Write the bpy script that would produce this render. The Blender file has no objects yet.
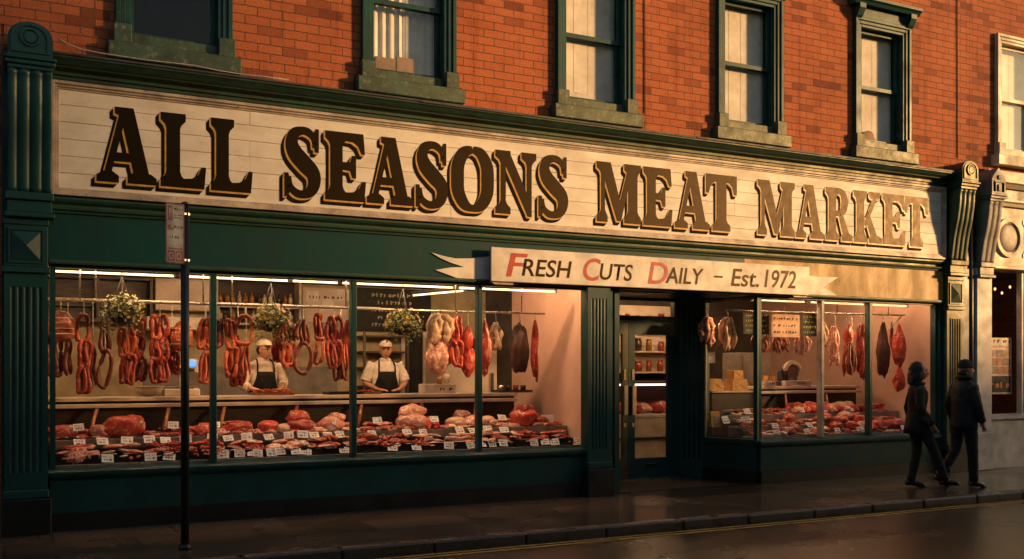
import bpy, bmesh, math, random
from math import sin, cos, pi, radians as R
from mathutils import Vector, Matrix, noise
from mathutils.geometry import tessellate_polygon
random.seed(11)
S = bpy.context.scene
COL = S.collection

# ------------------------------------------------------------------ camera frame (metres: x along the facade, y into the shop, z up)
CAM = Vector((-0.494, -11.21, 1.65))
def at(px, py, d=0.0):
    u = (px-512)/1000; al = u*.8886+.4588; no = -u*.4588+.8886
    t = (11.21+d)/no
    return (-.494+t*al, d, 1.65+(370-py)/1000*t)
def sx(px, d=0.0): return at(px, 370, d)[0]

# ------------------------------------------------------------------ materials
def nd(nt, t, **kw):
    n = nt.nodes.new(t)
    for k, v in kw.items():
        if k in n.inputs.keys(): n.inputs[k].default_value = v
        else: setattr(n, k, v)
    return n
def c4(c): return (c[0], c[1], c[2], 1)
def mixc(nt, fac, a, b, blend='MIX'):
    m = nt.nodes.new('ShaderNodeMix'); m.data_type = 'RGBA'; m.blend_type = blend
    L = nt.links.new
    for sock, v in ((m.inputs[0], fac), (m.inputs[6], a), (m.inputs[7], b)):
        if isinstance(v, bpy.types.NodeSocket): L(v, sock)
        elif isinstance(v, (tuple, list)): sock.default_value = c4(v)
        else: sock.default_value = v
    return m.outputs[2]
def ramp(nt, src, p0, p1):
    r = nt.nodes.new('ShaderNodeMapRange'); r.clamp = True
    r.inputs[1].default_value = p0; r.inputs[2].default_value = p1
    nt.links.new(src, r.inputs[0]); return r.outputs[0]
MATS = {}
def mat(name, col, rough=.5, var=.25, scale=6, col2=None, fine=60, bump=.0, spec=.5, metal=0, coat=0, speck=None, speck_t=(.66, .72), speck_s=40, stretch=(1, 1, 1), sss=0, rvar=.12, tint=None):
    m = bpy.data.materials.new(name); m.use_nodes = True; nt = m.node_tree
    b = nt.nodes['Principled BSDF']; L = nt.links.new
    tc = nd(nt, 'ShaderNodeNewGeometry'); mp = nd(nt, 'ShaderNodeMapping'); mp.inputs['Scale'].default_value = stretch
    L(tc.outputs['Position'], mp.inputs['Vector'])
    n1 = nd(nt, 'ShaderNodeTexNoise', Scale=scale, Detail=6, Roughness=.6); L(mp.outputs[0], n1.inputs['Vector'])
    n2 = nd(nt, 'ShaderNodeTexNoise', Scale=fine, Detail=4, Roughness=.7); L(mp.outputs[0], n2.inputs['Vector'])
    c2 = col2 if col2 else tuple(max(0, x*(1-var)*.8) for x in col)
    c1 = tuple(min(1, x*(1+var*.4)) for x in col)
    c = mixc(nt, ramp(nt, n1.outputs['Fac'], .35, .68), c1, c2)
    dk = tuple(x*(1-var*.8) for x in (1, 1, 1))
    c = mixc(nt, ramp(nt, n2.outputs['Fac'], .45, .75), c, mixc(nt, 1.0, c, dk, 'MULTIPLY'))
    if speck:
        n3 = nd(nt, 'ShaderNodeTexNoise', Scale=speck_s, Detail=3, Roughness=.6); L(mp.outputs[0], n3.inputs['Vector'])
        c = mixc(nt, ramp(nt, n3.outputs['Fac'], *speck_t), c, speck)
    L(c, b.inputs['Base Color'])
    r = nd(nt, 'ShaderNodeMapRange'); r.inputs[3].default_value = max(.03, rough-rvar); r.inputs[4].default_value = min(1, rough+rvar)
    r.inputs[1].default_value = .3; r.inputs[2].default_value = .7
    L(n1.outputs['Fac'], r.inputs[0]); L(r.outputs[0], b.inputs['Roughness'])
    b.inputs['Metallic'].default_value = metal; b.inputs['Specular IOR Level'].default_value = spec
    b.inputs['Coat Weight'].default_value = coat; b.inputs['Coat Roughness'].default_value = .15
    if tint: b.inputs['Specular Tint'].default_value = c4(tint)
    if sss:
        b.inputs['Subsurface Weight'].default_value = sss; b.inputs['Subsurface Radius'].default_value = (.02, .008, .005)
    if bump:
        bp = nd(nt, 'ShaderNodeBump', Strength=min(1, bump), Distance=.01)
        L(n2.outputs['Fac'], bp.inputs['Height']); L(bp.outputs[0], b.inputs['Normal'])
    MATS[name] = m; return m
def emis(name, col, s):
    m = bpy.data.materials.new(name); m.use_nodes = True; b = m.node_tree.nodes['Principled BSDF']
    b.inputs['Base Color'].default_value = c4(col); b.inputs['Emission Color'].default_value = c4(col); b.inputs['Emission Strength'].default_value = s
    return m
def glass(name, tint=(1, 1, 1), rough=.02, f=1.0):
    m = bpy.data.materials.new(name); m.use_nodes = True; nt = m.node_tree; L = nt.links.new
    nt.nodes.remove(nt.nodes['Principled BSDF']); out = nt.nodes['Material Output']
    t = nd(nt, 'ShaderNodeBsdfTransparent', Color=c4(tint)); g = nd(nt, 'ShaderNodeBsdfGlossy', Roughness=rough)
    fr = nd(nt, 'ShaderNodeFresnel', IOR=1.5); mu = nd(nt, 'ShaderNodeMath', operation='MULTIPLY'); mu.inputs[1].default_value = f
    mx = nd(nt, 'ShaderNodeMixShader'); L(fr.outputs[0], mu.inputs[0])
    ge = nd(nt, 'ShaderNodeNewGeometry'); fb = nd(nt, 'ShaderNodeMath', operation='MULTIPLY_ADD'); fb.inputs[1].default_value = -1; fb.inputs[2].default_value = 1; L(ge.outputs['Backfacing'], fb.inputs[0]); m3 = nd(nt, 'ShaderNodeMath', operation='MULTIPLY'); L(mu.outputs[0], m3.inputs[0]); L(fb.outputs[0], m3.inputs[1]); L(m3.outputs[0], mx.inputs[0]); L(t.outputs[0], mx.inputs[1]); L(g.outputs[0], mx.inputs[2]); L(mx.outputs[0], out.inputs[0])
    return m
def brick(name, a, b_, mortar, bw=.28, rh=.1, dark=(.20, .055, .028)):
    m = bpy.data.materials.new(name); m.use_nodes = True; nt = m.node_tree; L = nt.links.new; b = nt.nodes['Principled BSDF']
    g = nd(nt, 'ShaderNodeNewGeometry'); sp = nd(nt, 'ShaderNodeSeparateXYZ'); L(g.outputs['Position'], sp.inputs[0])
    ad = nd(nt, 'ShaderNodeMath', operation='ADD'); L(sp.outputs[0], ad.inputs[0]); L(sp.outputs[1], ad.inputs[1])
    nz = nd(nt, 'ShaderNodeTexNoise', Scale=9, Detail=3); L(g.outputs['Position'], nz.inputs['Vector'])
    wob = nd(nt, 'ShaderNodeMath', operation='MULTIPLY_ADD'); wob.inputs[1].default_value = .012; L(nz.outputs['Fac'], wob.inputs[0]); L(sp.outputs[2], wob.inputs[2])
    cb = nd(nt, 'ShaderNodeCombineXYZ'); L(ad.outputs[0], cb.inputs[0]); L(wob.outputs[0], cb.inputs[1])
    bt = nd(nt, 'ShaderNodeTexBrick', offset=.5, Color1=c4(a), Color2=c4(b_), Mortar=c4(mortar), Scale=1, **{'Mortar Size': .007, 'Mortar Smooth': .3, 'Brick Width': bw, 'Row Height': rh, 'Bias': -.25})
    L(cb.outputs[0], bt.inputs['Vector'])
    # a second brick node with the same grid, black and white, gives odd dark bricks
    b2 = nd(nt, 'ShaderNodeTexBrick', offset=.5, Color1=(0, 0, 0, 1), Color2=(1, 1, 1, 1), Mortar=(0, 0, 0, 1), Scale=1, **{'Mortar Size': .007, 'Brick Width': bw, 'Row Height': rh, 'Bias': 0})
    L(cb.outputs[0], b2.inputs['Vector'])
    c = mixc(nt, ramp(nt, b2.outputs['Color'], .86, .98), bt.outputs['Color'], dark)
    n1 = nd(nt, 'ShaderNodeTexNoise', Scale=.9, Detail=6, Roughness=.65); L(g.outputs['Position'], n1.inputs['Vector'])
    c = mixc(nt, ramp(nt, n1.outputs['Fac'], .5, .8), c, mixc(nt, 1.0, c, (.62, .56, .55), 'MULTIPLY'))
    mp = nd(nt, 'ShaderNodeMapping'); mp.inputs['Scale'].default_value = (3.2, 1, .35); L(g.outputs['Position'], mp.inputs['Vector']); n4 = nd(nt, 'ShaderNodeTexNoise', Scale=1.6, Detail=5, Roughness=.7); L(mp.outputs[0], n4.inputs['Vector'])
    c = mixc(nt, ramp(nt, n4.outputs['Fac'], .52, .75), c, mixc(nt, 1.0, c, (.58, .5, .48), 'MULTIPLY'))
    n2 = nd(nt, 'ShaderNodeTexNoise', Scale=45, Detail=5, Roughness=.7); L(g.outputs['Position'], n2.inputs['Vector'])
    c = mixc(nt, ramp(nt, n2.outputs['Fac'], .45, .8), c, mixc(nt, 1.0, c, (.5, .45, .42), 'MULTIPLY'))
    L(c, b.inputs['Base Color']); b.inputs['Roughness'].default_value = .85; b.inputs['Specular IOR Level'].default_value = .25
    inv = nd(nt, 'ShaderNodeMath', operation='MULTIPLY_ADD'); inv.inputs[1].default_value = -1; L(bt.outputs['Fac'], inv.inputs[0]); 
    s2 = nd(nt, 'ShaderNodeMath', operation='MULTIPLY'); s2.inputs[1].default_value = .5; L(n2.outputs['Fac'], s2.inputs[0]); L(s2.outputs[0], inv.inputs[2])
    bp = nd(nt, 'ShaderNodeBump', Strength=.7, Distance=.012); L(inv.outputs[0], bp.inputs['Height']); L(bp.outputs[0], b.inputs['Normal'])
    return m
def meatmat(name, lean, fat, lo=.52, hi=.6, s=14, rough=.33, dist=2.5, stretch=(1, 1, 1)):
    m = bpy.data.materials.new(name); m.use_nodes = True; nt = m.node_tree; L = nt.links.new; b = nt.nodes['Principled BSDF']
    tc = nd(nt, 'ShaderNodeTexCoord'); oi = nd(nt, 'ShaderNodeObjectInfo')
    ad = nd(nt, 'ShaderNodeVectorMath', operation='MULTIPLY_ADD'); ad.inputs[1].default_value = stretch
    cb = nd(nt, 'ShaderNodeVectorMath', operation='SCALE'); cb.inputs[0].default_value = (7, 3, 5); L(oi.outputs['Random'], cb.inputs['Scale'])
    L(tc.outputs['Object'], ad.inputs[0]); L(cb.outputs[0], ad.inputs[2])
    n1 = nd(nt, 'ShaderNodeTexNoise', Scale=s, Detail=5, Roughness=.6, Distortion=dist); L(ad.outputs[0], n1.inputs['Vector'])
    n2 = nd(nt, 'ShaderNodeTexNoise', Scale=s*.4, Detail=3); L(ad.outputs[0], n2.inputs['Vector'])
    c = mixc(nt, ramp(nt, n2.outputs['Fac'], .3, .7), tuple(x*.62 for x in lean), lean)
    c = mixc(nt, ramp(nt, n1.outputs['Fac'], lo, hi), c, fat)
    L(c, b.inputs['Base Color']); b.inputs['Roughness'].default_value = rough
    b.inputs['Specular IOR Level'].default_value = .55
    bp = nd(nt, 'ShaderNodeBump', Strength=.35, Distance=.01); L(n1.outputs['Fac'], bp.inputs['Height']); L(bp.outputs[0], b.inputs['Normal'])
    return m

GREEN = mat('green_paint', (.009, .060, .058), .40, .25, 2, fine=45, bump=.08, spec=.4, speck=(.03, .075, .06), speck_t=(.68, .85), speck_s=14)
GFASC = mat('green_fascia_paint', (.009, .054, .053), .42, .22, 1.5, fine=45, bump=.06, spec=.22, stretch=(1, 1, .4))
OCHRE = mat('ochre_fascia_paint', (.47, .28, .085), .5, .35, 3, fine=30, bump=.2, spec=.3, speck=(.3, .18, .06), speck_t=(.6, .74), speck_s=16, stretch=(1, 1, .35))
GREENW = mat('weathered_green_paint', (.016, .064, .050), .46, .45, 4, fine=35, bump=.3, spec=.5, speck=(.14, .15, .11), speck_t=(.68, .8), speck_s=22, tint=(1, .82, .5))
FRAMEG = mat('window_frame_green', (.014, .070, .060), .42, .35, 4, fine=35, bump=.15, spec=.28, speck=(.12, .13, .09), speck_t=(.68, .8), speck_s=22)
SILL = mat('weathered_sill_paint', (.045, .095, .070), .5, .45, 5, fine=30, bump=.4, spec=.5, speck=(.22, .2, .14), speck_t=(.58, .74), speck_s=16, tint=(1, .86, .6))
BLACKP = mat('black_plinth_paint', (.008, .009, .009), .45, .4, 4, fine=30, bump=.2, speck=(.03, .028, .024), speck_t=(.62, .75), speck_s=18)
LEAD = mat('lead_flashing', (.045, .042, .04), .6, .4, 5, bump=.3)
BRICK = brick('red_brick', (.45, .135, .056), (.36, .098, .040), (.15, .07, .04))
BRICK2 = brick('old_red_brick', (.40, .12, .052), (.30, .082, .036), (.13, .066, .04))
PLANK = mat('white_sign_board', (.74, .69, .60), .55, .16, 2.2, fine=70, bump=.25, speck=(.2, .13, .085), speck_t=(.68, .73), speck_s=34, stretch=(1, 1, 2.2), col2=(.62, .55, .46))
SFRAME = mat('aged_cream_frame', (.52, .42, .34), .5, .35, 4, fine=35, bump=.3, speck=(.16, .11, .08), speck_t=(.63, .72), speck_s=26)
LBLACK = mat('black_sign_enamel', (.006, .005, .004), .44, .3, 10, fine=90, bump=.12, spec=.24, tint=(1, .60, .20), speck=(.05, .032, .015), speck_t=(.70, .8), speck_s=50, rvar=.06)
LSHADE = mat('matt_shade_paint', (.016, .010, .006), .7, .3, 10, fine=90, spec=.06)
LGOLD = mat('gold_sign_paint', (.62, .36, .085), .4, .25, 12)
BWHITE = mat('white_banner_paint', (.72, .66, .58), .5, .14, 4, fine=50, bump=.1, speck=(.45, .36, .28), speck_t=(.66, .75))
LRED = mat('red_sign_paint', (.50, .035, .03), .45, .2, 10)
CREAM = mat('cream_plaster', (.60, .50, .42), .75, .16, 2.5, fine=25, bump=.15, col2=(.50, .41, .34))
PINKW = mat('pinkish_plaster', (.70, .46, .38), .8, .12, 1.8, fine=25, bump=.12, col2=(.60, .39, .32))
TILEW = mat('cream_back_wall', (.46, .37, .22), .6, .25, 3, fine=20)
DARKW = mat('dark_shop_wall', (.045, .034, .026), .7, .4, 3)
DARKCUP = mat('dark_wood', (.05, .03, .018), .5, .4, 5, stretch=(1, 1, 6))
FLOORM = mat('shop_floor_tile', (.16, .11, .08), .4, .3, 3)
STEEL = mat('brushed_steel', (.55, .53, .50), .32, .25, 8, metal=1)
DSTEEL = mat('dark_steel', (.10, .10, .10), .4, .3, 8, metal=.7)
CTOP = mat('pale_counter_edge', (.70, .60, .50), .4, .15, 4)
SHELFG = mat('grey_shelf_edge', (.24, .21, .18), .45, .25, 6)
SHELFW = mat('white_shelf', (.62, .56, .50), .45, .2, 6)
BRASS = mat('copper_bracket', (.50, .22, .12), .4, .3, 8, metal=.6)
TRAYB = mat('black_tray', (.014, .013, .012), .35, .3, 10)
CARD = mat('white_card', (.88, .86, .82), .7, .08, 10)
INK = mat('card_ink', (.05, .04, .05), .7, .3, 20)
PEACH = mat('peach_card', (.75, .48, .33), .7, .1, 10)
CHALKB = mat('chalkboard', (.012, .016, .012), .7, .3, 10)
CHALK = mat('chalk', (.5, .45, .36), .9, .2, 30)
CHALKG = mat('yellow_chalk', (.42, .42, .12), .9, .2, 30)
CHEESE = mat('yellow_cheese', (.78, .40, .09), .45, .18, 8, speck=(.80, .5, .18), speck_t=(.6, .7))
WBOX = mat('white_carton', (.72, .66, .58), .65, .12, 8)
TUBE = emis('lit_tube', (1.0, .74, .42), 1.6)
LAMP = emis('lit_ceiling_tube', (1.0, .58, .29), 62.0)  # added fill light for the interiors, kept out of sight
FILLF = emis('lit_display_tube', (1.0, .56, .26), 118.0)  # stronger unseen fill for the meat shelves and the door interior
BULB = emis('lit_bulb', (1.0, .50, .18), 1.6)
PINKT = emis('lit_pink_tube', (1.0, .42, .36), 4.0)
SCREEN = emis('scale_screen', (.10, .32, .85), .8)
GLASS = glass('shop_glass', (.99, .99, .99))
GLASSD = glass('door_glass', (.9, .92, .9))
UGLASS = glass('window_glass', (1, 1, 1), f=1.0)
BLIND = mat('cream_blind', (.84, .78, .68), .8, .12, 3, fine=15, col2=(.66, .58, .48))
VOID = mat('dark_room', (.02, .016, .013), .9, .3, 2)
CARDBOARD = mat('brown_cardboard', (.32, .2, .11), .8, .25, 5)
LEAF = mat('leaf', (.10, .14, .03), .5, .4, 20, col2=(.20, .19, .05))
POTM = mat('dark_pot', (.02, .017, .014), .7, .3, 20)
FLW = [mat('white_petal', (.52, .46, .36), .6, .1), mat('pink_petal', (.7, .22, .22), .6, .2), mat('yellow_petal', (.75, .5, .1), .6, .2), mat('orange_petal', (.72, .26, .07), .6, .2)]
SKIN = mat('skin', (.50, .25, .16), .5, .12, 12, sss=.15)
SHIRT = mat('cream_shirt', (.62, .52, .42), .85, .12, 12, bump=.2)
SHIRTC = mat('white_shirt', (.75, .68, .60), .85, .1, 12)
APRON = mat('black_apron', (.012, .012, .014), .8, .3, 12, bump=.2)
CAPM = mat('cream_cap', (.64, .55, .42), .85, .15, 20)
CAPB = mat('brown_cap_trim', (.10, .06, .035), .8, .2)
HAIR = mat('dark_hair', (.014, .009, .007), .55, .3, 60, stretch=(1, 1, .2))
COATB = mat('black_coat', (.007, .007, .008), .75, .3, 14, bump=.3)
COATN = mat('navy_coat', (.007, .010, .016), .75, .3, 14, bump=.3)
TROU = mat('black_trousers', (.006, .006, .007), .8, .3, 14, bump=.2)
BEANIE = mat('charcoal_knit', (.022, .022, .026), .9, .3, 60, bump=.6)
SHOE = mat('black_leather', (.012, .010, .009), .3, .3, 14)
LIPS = mat('lips', (.26, .08, .06), .5, .1)
EYE = mat('eye_dark', (.02, .015, .012), .2, .1)
POLEM = mat('black_pole_paint', (.010, .010, .010), .4, .3, 10, bump=.1)
PLATE = mat('white_sign_plate', (.42, .39, .38), .45, .15, 10)
PLRED = mat('sign_plate_red', (.26, .02, .05), .45, .15, 10)
NEIGH = mat('stone_cream_paint', (.56, .49, .38), .55, .22, 3, fine=35, bump=.2, speck=(.3, .25, .18), speck_t=(.66, .76), speck_s=18)
NEIGH2 = mat('lilac_cream_paint', (.74, .66, .58), .55, .18, 3, fine=35, bump=.15, speck=(.34, .3, .26), speck_t=(.66, .76), speck_s=18)
NGREY = mat('grey_stone_paint', (.22, .20, .18), .55, .3, 4, fine=35, bump=.2)
NAVY = mat('navy_paint', (.018, .028, .055), .45, .3, 4, bump=.15)
CABLE = mat('pale_cable', (.5, .42, .34), .6, .2, 20)

MEAT = {
 'fat': meatmat('meat_fat', (.84, .62, .46), (.88, .74, .6), .5, .7, 9),
 'beef': meatmat('dark_beef', (.38, .04, .026), (.72, .34, .22), .57, .66, 12),
 'red': meatmat('bright_beef', (.62, .065, .034), (.82, .40, .26), .57, .66, 12),
 'pork': meatmat('pink_pork', (.74, .27, .18), (.88, .66, .52), .50, .60, 9),
 'pale': meatmat('pale_poultry', (.80, .48, .30), (.86, .64, .44), .45, .7, 8, rough=.4),
 'mince': meatmat('mince', (.62, .15, .10), (.82, .5, .4), .50, .56, 70, dist=.4),
 'liver': meatmat('dark_liver', (.13, .018, .018), (.2, .04, .035), .5, .8, 9, rough=.22),
 'belly': meatmat('streaky_belly', (.66, .15, .10), (.88, .68, .54), .46, .53, 7, stretch=(.6, .6, 4)),
 'saus': meatmat('pink_sausage', (.56, .15, .085), (.66, .28, .17), .5, .75, 40, dist=.3),
 'smoked': meatmat('orange_sausage', (.50, .080, .032), (.66, .20, .08), .5, .72, 30, dist=.8, rough=.38),
 'paprika': meatmat('red_sausage', (.36, .040, .022), (.5, .12, .06), .5, .75, 34, dist=.8, rough=.36),
 'cured': meatmat('brown_sausage', (.17, .030, .018), (.30, .08, .05), .5, .8, 22, dist=.5, rough=.42),
 'ham': meatmat('cured_ham', (.38, .095, .048), (.58, .26, .14), .52, .7, 9, rough=.42),
 'dry': meatmat('dry_cured', (.085, .026, .018), (.17, .07, .05), .5, .8, 12, rough=.55),
}

# ------------------------------------------------------------------ mesh helpers
ORIG = {}
class MB:
    def __init__(s): s.bm = bmesh.new(); s.mi = 0
    def box(s, x0, x1, y0, y1, z0, z1, bev=0):
        r = bmesh.ops.create_cube(s.bm, size=1)
        for v in r['verts']: v.co = Vector(((x0+x1)/2+v.co.x*(x1-x0), (y0+y1)/2+v.co.y*(y1-y0), (z0+z1)/2+v.co.z*(z1-z0)))
        fs = {f for v in r['verts'] for f in v.link_faces}
        for f in fs: f.material_index = s.mi
        if bev:
            es = list({e for v in r['verts'] for e in v.link_edges})
            bmesh.ops.bevel(s.bm, geom=es, offset=bev, segments=1, affect='EDGES', profile=.7)
        return s
    def ring_strip(s, rings, closed=True, caps=True):
        vs = [[s.bm.verts.new(p) for p in r] for r in rings]
        n = len(rings[0])
        for a, b in zip(vs[:-1], vs[1:]):
            for i in range(n if closed else n-1):
                f = s.bm.faces.new((a[i], a[(i+1) % n], b[(i+1) % n], b[i])); f.material_index = s.mi; f.smooth = True
        if caps and closed:
            for r in (vs[0][::-1], vs[-1]):
                try: f = s.bm.faces.new(r); f.material_index = s.mi
                except ValueError: pass
        return vs
    def tube(s, pts, r, n=8, closed=False):
        pts = [Vector(p) for p in pts]; rr = r if isinstance(r, (list, tuple)) else [r]*len(pts)
        rings = []; m = len(pts); up = None
        for i, p in enumerate(pts):
            if closed: t = pts[(i+1) % m]-pts[i-1]
            else: t = pts[min(i+1, m-1)]-pts[max(i-1, 0)]
            t.normalize()
            if up is None:
                up = t.orthogonal().normalized()
            else:
                up = (up-t*up.dot(t)); up = up.normalized() if up.length > 1e-6 else t.orthogonal().normalized()
            b = t.cross(up)
            rings.append([p+(up*cos(2*pi*k/n)+b*sin(2*pi*k/n))*rr[i] for k in range(n)])
        if closed:
            rings.append(rings[0]); s.ring_strip(rings, caps=False); bmesh.ops.remove_doubles(s.bm, verts=s.bm.verts[:], dist=1e-6) if False else None
        else: s.ring_strip(rings)
        return s
    def cyl(s, a, b, r, n=12, r2=None): return s.tube([a, b], [r, r if r2 is None else r2], n)
    def loft(s, rings, n=16, caps=True):   # rings: (cx, cy, z, rx, ry)
        s.ring_strip([[Vector((c[0]+c[3]*cos(2*pi*k/n), c[1]+c[4]*sin(2*pi*k/n), c[2])) for k in range(n)] for c in rings], caps=caps); return s
    def lathe(s, c, prof, n=20):           # prof: (r, z) about a vertical axis
        return s.loft([(c[0], c[1], c[2]+z, max(r, .0005), max(r, .0005)) for r, z in prof], n)
    def prism(s, poly, y0, y1):            # poly in x,z; extruded along y
        a = [s.bm.verts.new((p[0], y0, p[1])) for p in poly]; b = [s.bm.verts.new((p[0], y1, p[1])) for p in poly]
        tri = tessellate_polygon([[Vector((p[0], p[1], 0)) for p in poly]])
        for t in tri:
            for vv in (a, b):
                try: f = s.bm.faces.new([vv[i] for i in t]); f.material_index = s.mi
                except ValueError: pass
        n = len(poly)
        for i in range(n):
            f = s.bm.faces.new((a[i], a[(i+1) % n], b[(i+1) % n], b[i])); f.material_index = s.mi
        s.new = a+b; return s
    def prismx(s, poly, x0, x1):           # poly in y,z; extruded along x
        s.prism(poly, 0, 1)
        for v in s.new:
            y, t, z = v.co.x, v.co.y, v.co.z; v.co = Vector((x0+(x1-x0)*t, y, z))
        return s
    def prismz(s, poly, z0, z1):           # poly in x,y; extruded along z
        s.prism(poly, 0, 1)
        for v in s.new:
            y, t, z = v.co.z, v.co.y, 0; v.co = Vector((v.co.x, y, z0+(z1-z0)*t))
        return s
    def face(s, pts):
        f = s.bm.faces.new([s.bm.verts.new(p) for p in pts]); f.material_index = s.mi; return s
    def blob(s, c, rad, sub=3, amp=.15, fr=3, seed=0, smooth=True, fn=None):
        r = bmesh.ops.create_icosphere(s.bm, subdivisions=sub, radius=1)
        for v in r['verts']:
            p = v.co.copy(); k = 1+amp*noise.noise(p*fr*.5+Vector((seed*3.7, seed*1.3, seed)))+amp*.4*noise.noise(p*fr*1.5+Vector((seed, 0, 2)))
            if fn: p = fn(p)
            v.co = Vector((c[0]+p.x*rad[0]*k, c[1]+p.y*rad[1]*k, c[2]+p.z*rad[2]*k))
        for f in {f for v in r['verts'] for f in v.link_faces}: f.material_index = s.mi; f.smooth = smooth
        return s
    def xf(s, M): s.bm.transform(M); return s
    def build(s, name, m, parent=None, smooth=None):
        bmesh.ops.recalc_face_normals(s.bm, faces=s.bm.faces[:])
        me = bpy.data.meshes.new(name)
        if parent is not None: s.bm.transform(Matrix.Translation(-ORIG.get(parent.name, Vector())))
        s.bm.to_mesh(me); s.bm.free()
        for mm in (m if isinstance(m, (list, tuple)) else [m]): me.materials.append(mm)
        o = bpy.data.objects.new(name, me); COL.objects.link(o)
        if parent is not None:
            o.parent = parent; ORIG[o.name] = ORIG.get(parent.name, Vector())
        if smooth:
            for p in me.polygons: p.use_smooth = True
        return o
def tag(o, label=None, cat=None, group=None, kind=None):
    if label: o['label'] = label
    if cat: o['category'] = cat
    if group: o['group'] = group
    if kind: o['kind'] = kind
    return o
def empty(name, loc, label, cat, group=None):
    o = bpy.data.objects.new(name, None); o.empty_display_size = .1; COL.objects.link(o); o.location = loc
    ORIG[o.name] = Vector(loc); return tag(o, label, cat, group)
def kids(o): return [c for c in bpy.data.objects if c.parent == o]
def copy_tree(o, loc=None, parent=None, children=None):
    c = o.copy(); COL.objects.link(c)
    if parent is not None: c.parent = parent
    if loc is not None: c.location = loc
    for ch in (children if children is not None else list(o.children)): copy_tree(ch, None, c)
    return c
def text_mb(txt, x0, x1, z0, z1, y, shear=0, fit=True, bold=0.0, mb=None):
    cu = bpy.data.curves.new('lettering', 'FONT'); cu.body = txt; cu.shear = shear; cu.offset = bold; cu.size = 1; cu.resolution_u = 4
    ob = bpy.data.objects.new('lettering_source', cu); COL.objects.link(ob); bpy.context.view_layer.update()
    me = bpy.data.meshes.new_from_object(ob.evaluated_get(bpy.context.evaluated_depsgraph_get()))
    bpy.data.objects.remove(ob)
    xs = [v.co.x for v in me.vertices]; ys = [v.co.y for v in me.vertices]
    mx, Mx, my, My = min(xs), max(xs), min(ys), max(ys)
    mb = mb or MB(); old = set(mb.bm.verts); oldf = set(mb.bm.faces); mb.bm.from_mesh(me)
    for v in [v for v in mb.bm.verts if v not in old]:
        v.co = Vector((x0+(v.co.x-mx)/(Mx-mx)*(x1-x0), y, z0+(v.co.y-my)/(My-my)*(z1-z0)))
    for f in [f for f in mb.bm.faces if f not in oldf]: f.material_index = mb.mi
    bpy.data.meshes.remove(me)
    return mb
def scribble(mb, x0, x1, z, h, y, rnd):
    x = x0
    while x < x1:
        w = rnd.uniform(.5, 1.3)*h
        mb.box(x, min(x+w*.35, x1), y-.0012, y, z, z+h*rnd.uniform(.55, 1))
        if rnd.random() < .6: mb.box(x+w*.35, min(x+w*.8, x1+.001)+.0005, y-.0012, y, z+h*rnd.uniform(0, .6), z+h*.75)
        x += w*(1.1 if rnd.random() < .8 else 1.8)
# ------------------------------------------------------------------ the ground
def sheet(name, x0, x1, y0, y1, z, m, kind='structure'):
    b = MB(); b.face([(x0, y0, z), (x1, y0, z), (x1, y1, z), (x0, y1, z)]); return tag(b.build(name, m), kind=kind)
def wetmat(name, col, r0, r1, sc, joints=None, bump=.15, spec=.5, fine=120):
    m = bpy.data.materials.new(name); m.use_nodes = True; nt = m.node_tree; L = nt.links.new; b = nt.nodes['Principled BSDF']
    g = nd(nt, 'ShaderNodeNewGeometry'); n1 = nd(nt, 'ShaderNodeTexNoise', Scale=sc, Detail=5, Roughness=.6); L(g.outputs['Position'], n1.inputs['Vector'])
    n2 = nd(nt, 'ShaderNodeTexNoise', Scale=fine, Detail=4, Roughness=.7); L(g.outputs['Position'], n2.inputs['Vector'])
    c = mixc(nt, ramp(nt, n1.outputs['Fac'], .3, .7), col, tuple(x*.72 for x in col))
    c = mixc(nt, ramp(nt, n2.outputs['Fac'], .4, .8), c, tuple(x*1.7 for x in col))
    h = n2.outputs['Fac']
    if joints:
        bt = nd(nt, 'ShaderNodeTexBrick', offset=.37, Color1=(1, 1, 1, 1), Color2=(.52, .52, .52, 1), Mortar=(.22, .22, .22, 1), Scale=1, **{'Mortar Size': .013, 'Mortar Smooth': .3, 'Brick Width': joints[0], 'Row Height': joints[1]})
        L(g.outputs['Position'], bt.inputs['Vector']); c = mixc(nt, 1.0, c, bt.outputs['Color'], 'MULTIPLY')
        k = nd(nt, 'ShaderNodeMath', operation='MULTIPLY_ADD'); k.inputs[1].default_value = -3.0; L(bt.outputs['Fac'], k.inputs[0]); L(n2.outputs['Fac'], k.inputs[2]); h = k.outputs[0]
    vo = nd(nt, 'ShaderNodeTexNoise', Scale=9, Detail=1); L(g.outputs['Position'], vo.inputs['Vector']); c = mixc(nt, ramp(nt, vo.outputs['Fac'], .74, .76), c, tuple(min(1, x*2.1) for x in col))
    L(c, b.inputs['Base Color'])
    r = nd(nt, 'ShaderNodeMapRange'); r.inputs[1].default_value = .38; r.inputs[2].default_value = .62; r.inputs[3].default_value = r0; r.inputs[4].default_value = r1
    L(n1.outputs['Fac'], r.inputs[0]); L(r.outputs[0], b.inputs['Roughness']); b.inputs['Specular IOR Level'].default_value = spec
    bp = nd(nt, 'ShaderNodeBump', Strength=bump, Distance=.008); L(h, bp.inputs['Height']); L(bp.outputs[0], b.inputs['Normal'])
    return m
ASPH = wetmat('wet_asphalt', (.040, .030, .022), .16, .30, .5, bump=.22, fine=150)
PAVE = wetmat('wet_paving', (.098, .069, .049), .09, .30, .6, joints=(1.15, .72), bump=.07, fine=60)
KERBM = wetmat('kerb_stone', (.050, .041, .034), .22, .5, 2.5, bump=.5, fine=50)
GROUND = mat('far_ground', (.06, .055, .05), .9, .3, .3)
YELLOW = mat('worn_yellow_line', (.55, .36, .07), .4, .4, 6, fine=40, speck=(.05, .04, .03), speck_t=(.58, .68), speck_s=28)
sheet('ground', -400, 400, -400, 400, -.25, GROUND)
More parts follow.
